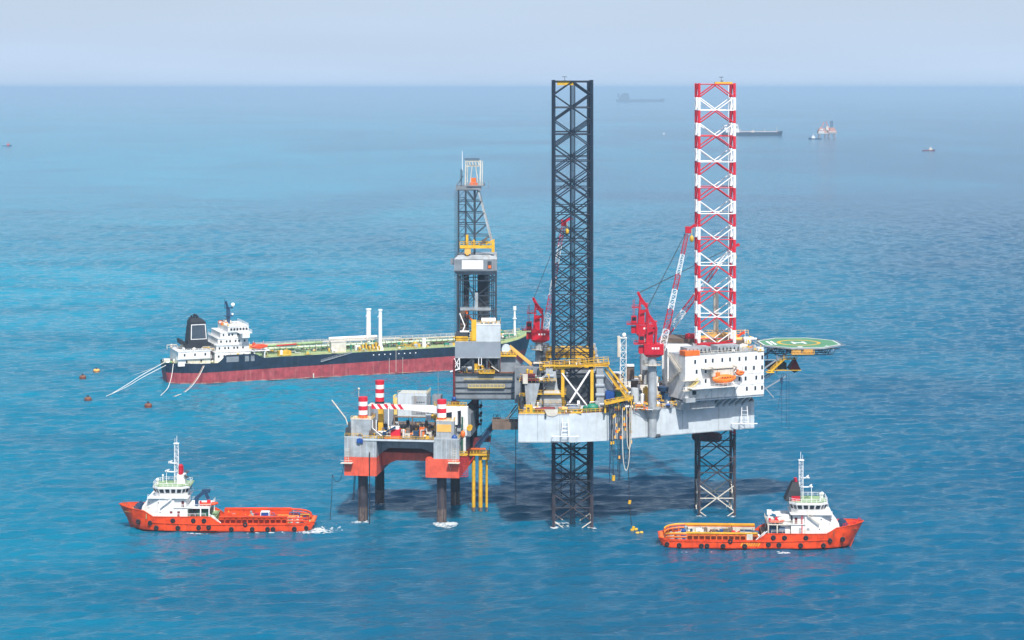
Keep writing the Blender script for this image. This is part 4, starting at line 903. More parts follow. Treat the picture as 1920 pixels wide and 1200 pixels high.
# corner housings round the legs
for nm, a, c, v0, v1, m in (('corner_house',PU(658,800,-17)[0],PU(697,800,-17)[0],-17.2,-10.5,'light_grey'),('corner_house',PU(818,800,-17)[0],PU(851,800,-17)[0],-17.2,-10.5,'light_grey'),
                           ('corner_house',-16.5,-9.8,10.5,17,'grey'),('corner_house',10.5,17,10.5,17,'grey')):
    b = MB(); b.box(a,c,v0,v1,z1,z2); b.box(a-.1,c+.1,v0-.1,v1+.1,z2-.02,z2+.18,1); b.box(a+.6,a+.7,v0-.04,v0,z1,z2,1); b.build(nm, [m,'cream'], pl)
b = MB(); a, c = PU(819,800,-17.2)[0], PU(846,800,-17.2)[0]; b.box(a,c,-17.32,-17.2,z2-3.4,z2-1.0); b.build('yellow_panel', 'tan_yellow', pl)
# round legs with striped tops
for (u, v, top) in ((-13,-14.2,Z(746,659)),(13,-14.2,Z(748,659)),(-13,14.2,Z(714,688)),(13,14.2,35.0)):
    b = MB(); mi = 0; rl = 1.5
    stripes = 5; zz = top; hS = 1.42
    for k in range(5): b.tube((u,v,zz-hS*(k+1)),(u,v,zz-hS*k),rl+.02,20,k%2, cap=(k==0))
    b.tube((u,v,4.5),(u,v,zz-hS*5),rl,20,2); b.tube((u,v,-3),(u,v,4.5),rl+.02,20,3)
    for a in (0,90,180,270):
        x, y = u+rl*math.cos(R(a+30)), v+rl*math.sin(R(a+30)); b.bar((x,y,-3),(x,y,top-7.2),.28,.28,2)
    b.build('leg', ['red','white_clean','near_black' if v > 0 else 'leg_dark_wet','marine_growth'], pl)
b = MB(); u, z = PU(673,745,-14); b.tube((u,-14.2,z-.5),(u,-14.2,z+2.6),.1,6); b.ball((u,-14.2,z+2.8),.4); b.build('beacon', 'cream', pl)
# process building and boxes
a, z = PU(746,794,-6); c, _ = PU(800,794,-6); zt = PU(746,738,-6)[1]
b = MB(); b.box(a,c,-6,2,z2-.4,zt); b.box(a-.05,c+.05,-6.1,-6,z2-.3+(zt-z2)*.5,z2+(zt-z2)*.5,1); b.box(a+4.6,c,-6.15,-6.0,z2+.2,zt-.6,1); b.box(a-1.2,a,-5.5,2,z2-.4,zt-1,1)
b.build('process_building', ['hull_grey','light_grey'], pl)
b = MB()
for k in range(4): b.box(c-3.4+k*.75,c-2.9+k*.75,-6.22,-6.15,zt-2.8,zt-2.5); b.box(c-3.4+k*.75,c-2.9+k*.75,-6.22,-6.15,z2+.6,z2+.85)
b.build('lettering', 'dark_grey', pl)
b = MB(); a2, zz = PU(701,790,-5); c2, _ = PU(740,790,-5); b.box(a2,c2,-5,1,z1,PU(701,762,-5)[1]); b.build('utility_room', 'mid_grey', pl)
b = MB(); b.box(a-2,a-.9,-4,-1,z1,zt-1); b.rail([(a,-6,zt),(c,-6,zt),(c,2,zt)],1,.09,1.3); b.box(a-1.4,a-.3,-5.8,-5,z2,zt-1.5); b.build('railing', 'pale_yellow', pl)
b = MB(); b.box(a-1.5,c+3,-7,4,z2-.7,z2-.4); 
for x in (a-1,a+5,c,c+3): b.box(x-.2,x+.2,-7,-6.6,z1-1,z2-.5)
b.build('upper_deck', 'deck_brown', pl)
b = MB(); b.box(c+.2,c+1.2,-6,-4,z2,zt-.8); b.box(c+1.2,c+4,-2,2,z2,zt-1); b.tube((c+3,-1,zt-1),(c+3,-1,zt+7),.1,6); b.tube((c+.8,-6.2,z2-3),(c+.8,-6.2,zt-.4),.16,6); b.build('vent_stack', 'grey', pl)
# white crane lying along the front
vc = -13.2
uT, zT = PU(697,762,vc); uE, _ = PU(876,762,vc); uS, _ = PU(755,764,vc)
cr = empty('deck_crane', (0,0,0), 0, pl)
b = MB(); L1 = uS-uT
for k in range(9):
    x0 = uT+L1*k/9; x1 = uT+L1*(k+1)/9; z_ = zT+.75; h0 = 1.45
    sk = .55
    vs = [(x0-sk if k else x0,vc-.5,z_),(x1-sk,vc-.5,z_),(x1+sk,vc-.5,z_-h0),(x0+sk if k else x0,vc-.5,z_-h0)]; vs += [(p[0],vc+.5,p[2]) for p in vs]
    b.add(vs, [(3,2,1,0),(4,5,6,7),(0,1,5,4),(1,2,6,5),(2,3,7,6),(3,0,4,7)], 1-(k%2))
b.add([(uS-sk,vc-.5,zT+.75),(uE,vc-.5,zT+.75),(uE,vc-.5,zT-.3),(uE-9,vc-.5,zT-1.9),(uS+sk,vc-.5,zT-.7),(uS-sk,vc+.5,zT+.75),(uE,vc+.5,zT+.75),(uE,vc+.5,zT-.3),(uE-9,vc+.5,zT-1.9),(uS+sk,vc+.5,zT-.7)],
      [(4,3,2,1,0),(5,6,7,8,9),(0,1,6,5),(1,2,7,6),(2,3,8,7),(3,4,9,8),(4,0,5,9)], 0)
b.build('boom', ['white_clean','red'], cr)
b = MB(); uP, zP = PU(872,802,vc); b.box(uP-1.2,uP+1.0,vc-.9,vc+.9,zP,zT+.6); b.tube((uP,vc,zP-2.5),(uP,vc,zP),.75,12,0,1.2); b.tube((uP-.2,vc,z1-5),(uP-.2,vc,zP-2),.5,10); b.box(uP-4.2,uP-2.4,vc-.8,vc+.8,zP+1,zT-.4); b.bar((uP-8,vc-.4,zT-4),(uP-3,vc-.4,zT-6.5),.35,.5); b.build('post', 'white', cr)
b = MB(); b.box(uP-8,uP-2.5,vc+1.2,vc+3,zT-6,zT-1); b.build('cab', 'dark_blue', cr)
b = MB(); u, z = PU(728,800,vc-1); b.path([(u,vc-.7,zT),(u,vc-.7,z),(u+1.2,vc-.7,z-3)],.22,6); b.build('rest_post', 'white_clean', cr)
for px, py in ((880,803),): u, z = PU(px,py,vc-1); b = MB(); b.tube((u,vc-1,z),(u,vc+1,z),.9,12); b.build('sheave', 'yellow', cr)
b = MB(); b.box(uP-10,uP,vc-.6,vc+1,zT+.8,zT+.95); b.rail([(uP-10,vc-.6,zT+.9),(uP+.6,vc-.6,zT+.9)],1.1,.14,1.2); b.build('walkway', 'yellow', cr)
# clutter on the main deck
b = MB(); u0, z = PU(698,797,vf+1); u1_, _ = PU(722,820,vf+1)
for k in range(3): b.path([(u0+k*.6,vf+1.5,z2),(u0+k*.6,vf+1.5,z1+2.6-k*.5),(u0+3+k*.3,vf+1.2,z1+.2+k*.7),(u0+6,vf+1.2,z1+.2+k*.7)],.16,6,k%2)
b.build('pipework', ['white_clean','deck_brown'], pl)
b = MB(); u, z = PU(733,815,vf+1.5); b.box(u-.0,u+3.0,vf+1.2,vf+3.5,z1-.7,z1+2.4); b.box(u,u+2.6,vf+1.2,vf+3.4,z1+2.4,z1+3.2,1); b.box(u+.2,u+2.6,vf+.6,vf+1.2,z1-.8,z1-.2,1); b.build('red_tank', ['red','white_clean'], pl)
b = MB(); u, z = PU(717,822,vf); b.bar((u,vf+.6,z1-.7),(u+.6,vf+.6,z1+1.6),.9); b.bar((u+.5,vf+.6,z1+1.2),(u+4.2,vf+.6,z1+3.4),.5); b.build('small_crane', 'dark_blue', pl)
b = MB(); u, z = PU(673.5,826,vf-.3); b.tube((u,vf-.8,z),(u,vf,z),.75,12); b.box(u-.8,u+1.2,vf-.5,vf,z-.8,z+.5); b.build('blue_winch', 'blue', pl)
b = MB(); u, z = PU(853,822,vf+2); b.ball((u,vf+1,z),1.0,.8,1.4); b.ball((u+1,vf+2,z-1.5),1.1,.8,.8,m=1); b.ball((u+2.6,vf+2,z+1.4),.8,.8,1.2,m=2); b.build('fender_bundle', ['blue','dark_green','orange'], pl)
b = MB(); u, z = PU(700,792,-9); b.box(u+1.8,u+3.4,-10,-8,z1,z2+2.3); b.rail([(u+1.6,-10,z2+2),(u+3.6,-10,z2+2)],1,.13,1); b.build('ladder_tower', 'yellow', pl)
gear(pl, uL1-6, uR0+1, vf+1, -8, z1-.7, 46, 51, 3.0, ['light_grey','white','yellow','cream','grey','blue','hull_grey','orange','dark_blue','deck_brown'])
gear(pl, uL1-3, uR0+2, -8, -1, z1-.7, 22, 52, 4.6, ['light_grey','white','yellow','dark_grey','grey','mid_grey','deck_brown'])
gear(pl, c+.5, uR1-3, -11, 2, z2-1, 12, 53, 3.2, ['light_grey','hull_grey','yellow','grey'])
gear(pl, uL0+1, uL1-3, 2, 10, z1, 8, 54, 4, ['dark_grey','deck_brown','grey'])
b = MB(); zz = z1-.7
b.rail([(uL1-4.5,vf-.1,zz),(uR0+2.7,vf-.1,zz)],1.1,.12,1.3); b.rail([(uL0+.1,vf+.2,z1),(uL1-4.8,vf+.2,z1)],1,.1,1.3); b.rail([(uR1-.2,vf+.2,z1),(uR1-.2,10,z1)],1,.1,1.5)
for (a_, c_) in ((PU(658,800,-17)[0],PU(697,800,-17)[0]),(PU(818,800,-17)[0],PU(851,800,-17)[0])): b.rail([(a_,-17,z2+.1),(c_,-17,z2+.1),(c_,-10.6,z2+.1)],1.0,.12,1.2)
b.build('railing', 'yellow', pl)
b = MB(); b.box(uR0-14,uR0-8,vf+.2,vf+1,z1-.75,z1-.2); b.build('pipe_bundle', 'orange', pl)
for px in (650,851):
    b = MB(); u, z = PU(px,868,vf-1.2); b.box(u-1.9,u+1.9,vf-2.2,vf,z-.1,z+.05)
    for dx in (-.4,.5): b.bar((u+dx,vf-.4,z),(u+dx,vf-.4,z+4.6),.14)
    for k in range(5): b.bar((u-.4,vf-.4,z+.6+k*.8),(u+.5,vf-.4,z+.6+k*.8),.09)
    b.bar((u-1.9,vf-2.2,z+1),(u+1.9,vf-2.2,z+1),.1); b.bar((u-1.6,vf-2,z),(u-1.2,vf,z-2.6),.1); b.build('boat_landing', 'cream', pl)
b = MB()
for px in (693,): u, z = PU(px,848,vf-.3); b.tube((u,vf-.35,z),(u,vf-.35,-.5),.16,6)
for px in (667,665): u, z = PU(px,895,vf+3); b.tube((u,vf+3,z0+1),(u-.6,vf+3,z0-8.5),.12,6)
b.build('hanging_pipe', 'near_black', pl)
b = MB(); pts = [PU(*p, vf) for p in ((645,868),(643,880),(640,896),(634,903),(629,903),(624,893),(623,890),(622,930),(619,975))]
b.path([(p[0],vf,p[1]) for p in pts],.09,5); b.build('hanging_cable', 'near_black', pl)
b = MB(); pts = [PU(*p, vf+2) for p in ((622,750),(648,784),(652,796))]; b.path([(p[0],vf+2,p[1]) for p in pts],.22,6); b.build('flare_boom', 'cream', pl)
b = MB(); u, z = PU(652,812,vf+1); b.box(u-.8,u+1,vf+1,vf+3,z-1.2,z+1.6); b.ball((u-.4,vf+1,z-1.6),.9,m=1); b.box(u,u+.9,vf+1.5,vf+3,z+1.6,z+3.4); b.build('side_winch', ['dark_grey','dark_green'], pl)
# right end : cage, pipes and stair
b = MB(); u, z = PU(862,860,vf+1); u2, zb3 = PU(876,894,vf+1)
for k in range(6): x = u+(u2-u)*k/5; b.bar((x,vf+1,zb3),(x,vf+1,z+.8),.12)
for k in range(9): zz = zb3+(z-zb3)*k/8; b.bar((u,vf+1,zz),(u2,vf+1,zz),.12); b.bar((u2,vf+1,zz),(u2,vf+4,zz),.12)
b.build('ladder_cage', 'crane_red', pl)
b = MB(); b.rail([(u,vf+.8,z+1.2),(u2,vf+.8,z+1.2)],1.2,.15,.8); b.box(u,u2,vf+.8,vf+3,z+1,z+1.2); b.build('cage_platform', 'yellow', pl)
b = MB(); x, zz = PU(866.5,800,vf+2); b.box(x-.25,x+.25,vf+2,vf+2.5,z+1.5,PU(866,782,vf+2)[1]); x2, _ = PU(869,800,vf+2); b.build('green_pipe', 'dark_green', pl)
b = MB(); b.ladder(x2+.2,vf+2,z+1.5,PU(866,782,vf+2)[1],.5,m=0,t=.14); b.build('ladder', 'cream', pl)
b = MB(); b.yprism([(uR1,z1-1),(uR1+2.2,z1-1),(uR1+2.2,z2+1),(uR1,z2+3)],-8,8); b.build('stair_enclosure', 'grey', pl)
# ------------------------------------------------------------------ wellhead jacket with yellow piles
WY = 676.0
wh = empty('wellhead_jacket', (X(900,WY),WY,0), label='wellhead jacket with three yellow piles under an orange deck between the two rigs', cat='wellhead platform')
def WU(px): return X(px,WY)-wh.location.x
for px, r, m in ((888,.62,'yellow'),(901,.68,'yellow'),(912.5,.42,'yellow')):
    b = MB(); b.tube((WU(px),0,1.2),(WU(px),0,Z(849,WY)),r,14,0); b.tube((WU(px),0,-3),(WU(px),0,1.2),r*.98,14,1); b.build('pile', [m,'marine_growth'], wh)
b = MB(); zd = Z(849,WY); b.box(WU(876),WU(918),-2,5,zd-.6,zd); b.rail([(WU(876),-2,zd),(WU(918),-2,zd),(WU(918),5,zd)],1.2,.16,1.1); b.bar((WU(874),-2,zd+1.7),(WU(911),-2,zd+1.7),.6,.5,1); b.box(WU(904),WU(918),-1.5,4,zd-2.0,zd-.6)
b.build('deck', ['yellow','orange'], wh)
b = MB(); b.bar((WU(874),-1.5,zd-5),(WU(890),-1.5,zd-.6),.35); b.bar((WU(872),1,zd-4),(WU(884),1,zd-.4),.3); b.build('brace', 'crane_red', wh)
b = MB(); b.box(WU(899),WU(920),1,5,zd+3.4,zd+5); b.box(WU(884),WU(900),0,4,zd,zd+5); b.build('upper_module', 'dark_red', wh)
b = MB(); b.tube((WU(891),1,zd),(WU(891),1,Z(800,WY)),.7,10); b.tube((WU(891),1,Z(800,WY)),(WU(891),1,Z(746,WY)),1.25,12,1); b.box(WU(877),WU(884),2,3,zd,Z(805,WY)); b.tube((WU(885),0,zd),(WU(885),0,Z(780,WY)),.4,8)
b.build('conductor', ['near_black','dark_red'], wh)
b = MB(); zc = zd+3
for k in range(4):
    zz = Z(796-k*16,WY); b.box(WU(884),WU(903),-1,4,zz-.15,zz); b.rail([(WU(884),-1,zz),(WU(903),-1,zz),(WU(903),4,zz)],1.1,.13,1.1)
for px in (885,894,902): b.bar((WU(px),-1,Z(810,WY)),(WU(px),-1,Z(748,WY)),.16)
for k in range(3): b.tube((WU(902),-.6,Z(760+k*14,WY)),(WU(902),-.2,Z(760+k*14,WY)),.5,10)
b.build('tree_platform', 'near_black', wh)
b = MB(); b.stair((WU(893),-1,Z(832,WY)),(WU(934),-1,Z(783,WY)),1.8,0); b.bar((WU(893),-1,Z(838,WY)),(WU(932),-1,Z(788,WY)),1.0,1.6); b.build('stair', 'dark_blue', wh)
b = MB(); b.box(WU(925),WU(940),-2,2,Z(785,WY)-.3,Z(785,WY)); b.rail([(WU(925),-2,Z(785,WY)),(WU(938),-2,Z(785,WY))],1.6,.14,1); b.build('landing', 'dark_grey', wh)
b = MB(); 
for k in range(6): zz = zd-3-k*1.4; b.bar((WU(903),0,zz),(WU(912),0,zz),.12)
b.build('rung', 'dark_grey', wh)
b = MB(); x = WU(872); b.tube((x,0,zd),(x,0,z1+4),.5,8); b.box(WU(866),WU(880),1,3,zd,zd+8); b.build('riser_house', 'grey', wh)
# ------------------------------------------------------------------ ships. local x = forward from the stern, y = port, z up from the waterline
def ship_hull(L, B, deck, keel=-2, nose=.0, fine=.28, stern=.06, flare=1.5, n=26, raked=2.6, zrows=None, bmin=.9):
    """deck(x)->z of the hull edge. Returns rings of (x,y,z) open from port edge round the keel to starboard edge, and half-width function."""
    def hw(x, z):
        t = x/L; zz = max(0., min(1.2, (z)/7.0))
        k = 1.0
        if t > 1-fine:
            s = (t-(1-fine))/fine; p = 2.0+flare*zz; k = max(0., 1-s**p)**.75
        if t < stern: s = (stern-t)/stern; k = min(k, 1-(1-bmin)*s*s)
        if z < 0: k *= .93
        return B/2*k
    rings = []; rows = zrows or [1.0,.8,.6,.4,.2,.08]
    for i in range(n+1):
        t = i/n; t = t**.92 if t > .5 else t; x0 = L*(i/n)
        zd = deck(x0); port = []
        for f in rows: z = zd*f; xx = x0 - (raked*(1-f) if i == n else raked*(1-f)*max(0,(i/n-.75)/.25)**2) + (1.2*(1-f) if i == 0 else 0); port.append((xx, max(.05, hw(x0, z)), z))
        z = 0; xx = x0 - raked*1.1*max(0,(i/n-.75)/.25)**2 + (1.4 if i == 0 else 0); port.append((xx, max(.04, hw(x0,0)*.98), 0.0)); port.append((xx, max(.03, hw(x0,-1)*.8), keel))
        rings.append(port + [(p[0],-p[1],p[2]) for p in reversed(port)])
    return rings, hw
def tyre(r=.46):
    b = MB(); rings = []
    n = 12
    for i in range(n):
        a = 2*math.pi*i/n; rings.append([((r+.33*math.cos(q))*math.cos(a), .26*math.sin(q), (r+.33*math.cos(q))*math.sin(a)) for q in [2*math.pi*k/6 for k in range(6)]])
    b.loft(rings+[rings[0]], cap=False); return b

def supply_vessel(kind):
    """kind 0: left vessel (port side shown), kind 1: right vessel (starboard side shown)"""
    L, B = 63.2, 14.0; root = empty('supply_vessel'); sd = 1 if kind == 0 else -1        # side shown
    main, aftz, fore = 4.8, 2.7, 6.6
    def deck(x):
        s = L-x
        if s < 1: return 7.6
        if s < 9.5: return 6.5+(9.5-s)*.12
        if s < 11.5: return 6.5-(s-9.5)/2*1.7
        if s < 31: return main
        if s < 32.5: return main-(s-31)/1.5*(main-aftz)
        return aftz
    n = 42; rings, hw = ship_hull(L, B, deck, fine=.36, stern=.09, flare=1.6, n=n, raked=4.2, bmin=.55)
    b = MB(); b.loft(rings, 0, True, True, closed=False); 
    dk = [r[0] for r in rings]; 
    hull = b.build('hull', 'orange_red', root)
    # boot topping along the water
    b = MB(); rg = []
    for r in rings:
        pr = [p for p in r[6:8]]; 
        rg.append([(p[0], p[1]*1.0+.03*(1 if p[1] > 0 else -1), z) for p, z in ((r[5],.35),(r[6],0.),(r[7],-1.5))])
    for r in (rg, [[(p[0],-p[1],p[2]) for p in reversed(q)] for q in rg]): b = MB(); b.loft(r, 0, False, False, closed=False); b.build('boot_topping', 'near_black', root)
    # decks: fore, main, cargo
    b = MB()
    def deckplate(b, s0, s1, z, inset=.25, m=0):
        xs = [L-s0-(s1-s0)*i/10 for i in range(11)]
        P = [(x, max(.05,hw(x,z)-inset), z) for x in xs]; Q = [(x, -max(.05,hw(x,z)-inset), z) for x in reversed(xs)]
        b.add(P+Q, [tuple(range(len(P)+len(Q)))], m)
    deckplate(b, 2.2, 10, 5.6); deckplate(b, 9.8, 31.5, 4.0); deckplate(b, 31, 62.6, 1.5)
    b.box(L-31.2,L-31,-6.4,6.4,1.5,4.0); b.box(L-9.9,L-9.7,-6.2,6.2,4.0,5.6); b.build('deck', 'deck_green' if kind == 0 else 'deck_brown', root)
    # bulwark thickness line
    b = MB()
    for k in range(len(dk)-1):
        for s2 in (1,-1): p, q = dk[k], dk[k+1]; b.bar((p[0],p[1]*s2,p[2]),(q[0],q[1]*s2,q[2]),.26,.2)
    b.build('bulwark_cap', 'orange_red', root)
    # cargo rail along both sides of the aft deck
    xa, xb = 1.6, L-32
    for s2 in (1,-1):
        e = empty('cargo_rail', (0,0,0), 0, root); yy = s2*(B/2-.15); yi = s2*(B/2-1.6)
        cm = 'orange_red' if kind == 0 else 'orange'
        b = MB(); b.box(xa+7,xb-1,min(yy,yi),max(yy,yi),4.25,4.5); b.box(xa+7,xb-1,min(yi,yi+.15*s2),max(yi,yi+.15*s2),1.5,4.3 if kind == 0 or s2 == sd else 4.2)
        b.box(xa+7,xb-1,min(yy,yy-.2*s2),max(yy,yy-.2*s2),3.9,4.6)
        for k in range(13): x = xa+7+(xb-8-xa)*k/12; b.box(x-.15,x+.15,min(yy,yy-.25*s2),max(yy,yy-.25*s2),2.6,4.3)
        b.build('frame', cm, e)
        b = MB(); pts = []
        for k in range(11):
            a = k/10*math.pi/2; x = xa+7-6.6*math.sin(a); y = s2*(B/2-.2-2.9*(1-math.cos(a))); pts.append((x,y,4.4-1.0*(k/10)**2))
        for z in (0,-.9): b.path([(p[0],p[1],p[2]+z) for p in pts],.3,6)
        for p in pts[::2]: b.bar(p,(p[0],p[1],2.4),.3)
        b.build('stern_rail', 'orange_red' if kind == 0 else 'orange', e)
        b = MB(); b.bar((xa+7,s2*(B/2-.15),4.75),(xb-1,s2*(B/2-.15),4.75),.34,.28); b.bar((xa+7,yi,4.65),(xb-1,yi,4.65),.26,.22)
        if kind: b.path([(p[0],p[1],p[2]+.3) for p in pts],.2,6)
        b.build('top_rail', 'orange_red' if kind == 0 else 'yellow', e)
        b = MB(); b.box(xa+7,xb-1,min(yi,yi+.02*s2)-.03,max(yi,yi+.02*s2)+.03,1.6,4.1); b.build('inner_panel', ('cream' if s2 != sd else 'dark_red') if kind else ('orange_red' if s2 != sd else 'dark_red'), e)  # near-side panel coloured dark to paint in shade behind the rail openings
    b = MB()
    for x, r in ((xa+5,.7),(xa+2.5,.6)):
        for s2 in (-1,1): b.tube((x,s2*3.2-.8,2.3),(x,s2*3.2+.8,2.3),r,10); b.box(x-.9,x+.9,s2*3.2-1,s2*3.2+1,1.5,1.9)
    b.build('stern_winch', 'dark_blue' if kind == 0 else 'light_grey', root)
    b = MB(); b.tube((.9,-3.6,2.2),(.9,3.6,2.2),.8,14); b.build('stern_roller', 'orange', root)
    # deckhouse
    x1, x0 = L-7.6, L-22.8; yw = 5.6
    b = MB(); 
    def lev(z, xf, xb, yf_): return [(xb,-yw,z),(x1-6,-yw,z),(xf,-yf_,z),(xf,yf_,z),(x1-6,yw,z),(xb,yw,z)]
    b.loft([lev(4.0,x1+.3,x0,3.0),lev(7.4,x1-.4,x0,3.2)], sm=False); b.loft([lev(7.4,x1-.4,x0+4.2,3.2),lev(10.4,x1-2.6,x0+4.2,3.8)], sm=False)
    b.build('deckhouse', 'white', root)
    b = MB(); b.box(x0+.6,x0+9,-5.0,5.0,7.4,10.35); b.build('upper_deckhouse', 'white', root)
    b = MB(); b.box(x0-.2,x1-2.4,-yw-.5,yw+.5,10.4,10.55); b.box(x0-1.2,x0+4.4,-yw-.3,yw+.3,7.35,7.5); b.build('bridge_deck', 'white', root)
    # wheelhouse: octagonal, windows leaning out
    w0, w1 = L-23.2, L-11.4
    def octo(x0, x1, y, z, c): return [(x0,y-c,z),(x0+c,y,z),(x1-c,y,z),(x1,y-c,z),(x1,-(y-c),z),(x1-c,-y,z),(x0+c,-y,z),(x0,-(y-c),z)][::-1]
    b = MB(); b.loft([octo(w0+.8,w1-.8,4.6,10.55,1.8),octo(w0+.7,w1-.7,4.8,11.6,1.8),octo(w0,w1,5.6,13.4,2.0),octo(w0,w1,5.6,14.0,2.0)], sm=False); wh_ = b.build('wheelhouse', 'white', root)
    b = MB(); b.loft([octo(w0+.3,w1-.3,5.3,14.0,2.0),octo(w0+.3,w1-.3,5.3,14.06,2.0)], sm=False); b.build('wheelhouse_roof', 'deck_green', root)
    # windows on each facet of the leaning band
    lo = octo(w0+.7,w1-.7,4.8,11.6,1.8); hi = octo(w0,w1,5.6,13.4,2.0)
    for i in range(8):
        a0, a1, c0, c1 = V(lo[i]), V(lo[(i+1)%8]), V(hi[i]), V(hi[(i+1)%8]); ln = (a1-a0).length; k = max(2, round(ln/1.7)); 
        nrm = (a1-a0).cross(c0-a0).normalized(); 
        if nrm.dot((a0+a1)/2-V(((w0+w1)/2,0,12))) < 0: nrm = -nrm
        for j in range(k):
            if k > 4 and j in (2,3) and kind in (0,1): continue
            f0, f1 = (j+.15)/k, (j+.85)/k; q = [a0.lerp(a1,f0).lerp(c0.lerp(c1,f0),.22), a0.lerp(a1,f1).lerp(c0.lerp(c1,f1),.22), a0.lerp(a1,f1).lerp(c0.lerp(c1,f1),.9), a0.lerp(a1,f0).lerp(c0.lerp(c1,f0),.9)]
            b = MB(); o_ = [p+nrm*.05 for p in q]; b.add(q+o_, [(4,5,6,7),(0,1,5,4),(1,2,6,5),(2,3,7,6),(3,0,4,7)]); b.build('window', 'glass', wh_)
    b = MB(); hi2 = octo(w0+.1,w1-.1,5.45,14.0,2.0); b.rail([V(p) for p in hi2+[hi2[0]]],1.1,.1,1.6); b.build('roof_railing', 'white_clean', root)
    b = MB()
    for s2 in (1,-1):
        b.rail([(x0,s2*(yw+.4),10.55),(x1-2.6,s2*(yw+.4),10.55)],1.05,.09,1.5); b.rail([(x0-1,s2*(yw+.2),7.5),(x0+4,s2*(yw+.2),7.5)],1.05,.09,1.2); b.rail([(x0-6,s2*(B/2-.4),4.9),(L-12,s2*(B/2-.4),4.9)],.9,.08,1.6)
        b.stair((x0+8.6,s2*(yw+.3),7.6),(x0+5.0,s2*(yw+.3),10.4),.9,0)
    b.build('railing', 'white_clean' if kind == 0 else 'cream', root)
    for s2 in (1,-1):
        for x, z in ((x0+2.8,5.6),(x0+5.2,6.0)): b = MB(); y = s2*yw; b.box(x-.42,x+.42,min(y,y+.06*s2),max(y,y+.06*s2),z-1.2 if x < x0+4 else z-.5,z+.7 if x < x0+4 else z+.3); b.build('door' if x < x0+4 else 'porthole', 'dark_red' if kind == 0 else 'light_grey', root)
        for x, z in ((x1-3,9),(x1-6,9),(x1-1.5,6),(x1-6.5,6)): b = MB(); y = s2*yw; b.tube((x,y,z),(x,y+.06*s2,z),.2,8); b.build('porthole', 'dark_grey', root)
        b = MB(); y = s2*5.0; b.box(x0+1.2,x0+2.0,min(y,y+.06*s2),max(y,y+.06*s2),7.5,9.4); b.box(x0+6.2,x0+6.8,min(y,y+.06*s2),max(y,y+.06*s2),8.6,9.2); b.build('door', 'dark_red', root)
    # mast
    mx = L-18.4 if kind == 0 else L-19.2; mt = 29.4 if kind == 0 else 28.6
    b = MB()
    b.box_truss((mx,0,14.0),(mx,0,mt-2.4),1.2,1.2,12,.085,t2=.05); b.tube((mx-.1,0,mt-2.5),(mx-.1,0,mt),.08,5); b.tube((mx+.5,0,mt-2.5),(mx+.5,0,mt-.9),.06,5)
    b.box(mx-.8,mx+.9,-.8,.8,mt-2.6,mt-2.4); b.bar((mx-.5,-1.6,mt-3.4),(mx-.5,1.6,mt-3.4),.12)
    b.build('mast', 'white_clean', root)
    b = MB()
    for z, l in ((20.6,2.6),(17.8,3.6)): b = MB(); b.bar((mx,0,z),(mx+l,0,z+.1),.35,.3); b.bar((mx+l-1.1,-1.2,z+.55),(mx+l-.2,1.2,z+.55),.25,.3); b.box(mx+l-1,mx+l-.3,-.3,.3,z,z+.5); b.build('radar', 'white_clean', root)
    b = MB(); b.bar((mx+3.2,0,14),(mx+3.2,0,17.8),.14); b.box(mx+3,mx+3.4,-.2,.2,14.06,14.3); b.build('radar_post', 'white_clean', root)
    b = MB(); 
    if kind == 0: b.box(mx-3,mx-.4,-1.5,1.5,14.05,17.2)
    if kind == 0: b.build('equipment_locker', 'white', root)
    b = MB(); b.ball((w1-1.2,1.5,15.5),.6); b.tube((w1-1.2,1.5,14),(w1-1.2,1.5,15),.35,8); b.build('satellite_dome', 'white', root)
    b = MB(); b.tube((w1-2.2,-2.5,14),(w1-2.2,-2.5,16),.2,8); b.tube((w1-2.2,-2.5,16),(w1-2.2,-2.5,16.5),.35,8); b.build('searchlight', 'white', root)
    if kind == 0:
        b = MB(); b.tube((mx-1.5,1,17.2),(mx-1.5,1,20),.7,12); b.ball((mx-1.5,1,20),.7,.7,.5); b.tube((mx-1.5,-1,17.2),(mx-1.5,-1,19.6),.6,12); b.build('funnel', 'crane_red', root)
        b = MB()
        for x, z in ((mx-3.6,17.8),(mx-3.4,16.2)): b.tube((x-.4,2,z),(x+.4,2,z+.7),.35,8); b.bar((x-.9,2,z+.3),(x+.8,2,z+.9),.25)
        b.build('fire_monitor', 'dark_grey', root)
        b = MB(); b.box(mx-5.2,mx-.2,-4,4,14.06,14.25); b.build('roof_pad', 'deck_green', root)
    else:
        b = MB(); b.loft([[(mx-5.2,-3.2,14),(mx-.4,-3.2,14),(mx-.4,3.2,14),(mx-5.2,3.2,14)],[(mx-3.9,-2.6,17),(mx-.4,-2.6,17),(mx-.4,2.6,17),(mx-3.9,2.6,17)],[(mx-2.8,-1.8,19.6),(mx-.9,-1.8,19.6),(mx-.9,1.8,19.6),(mx-2.8,1.8,19.6)]], sm=False); b.build('funnel', 'near_black', root)
        b = MB(); b.tube((mx-1.6,-1,19.4),(mx-1.8,-1,20.8),.45,10); b.tube((mx-1.6,1,19.4),(mx-1.8,1,20.5),.45,10); b.box(mx-3.2,mx-.6,-3.3,-3.18,14.1,15.6); b.build('exhaust_pipe', 'crane_red', root)
        b = MB(); b.box(x0+3.2,x0+3.5,-5.2*1.0-.5,-5.2-.3,4.1,10.3); b.box(x0-.2,x0+9,-5.75,-5.6,10.3,10.5); b.build('red_frame', 'red', root)
        b = MB(); b.box(x0-3.4,x0-.2,-4.8,4.8,4.0,8.2); b.add([(x0-3.4,-5,8.2),(x0,-5,8.2),(x0,5,8.2),(x0-3.4,5,8.2),(x0-4.2,-5,9.2),(x0,-5,9.6),(x0,5,9.6),(x0-4.2,5,9.2)], [(0,1,5,4),(2,3,7,6),(3,0,4,7),(4,5,6,7)]); b.build('casing', 'white', root)
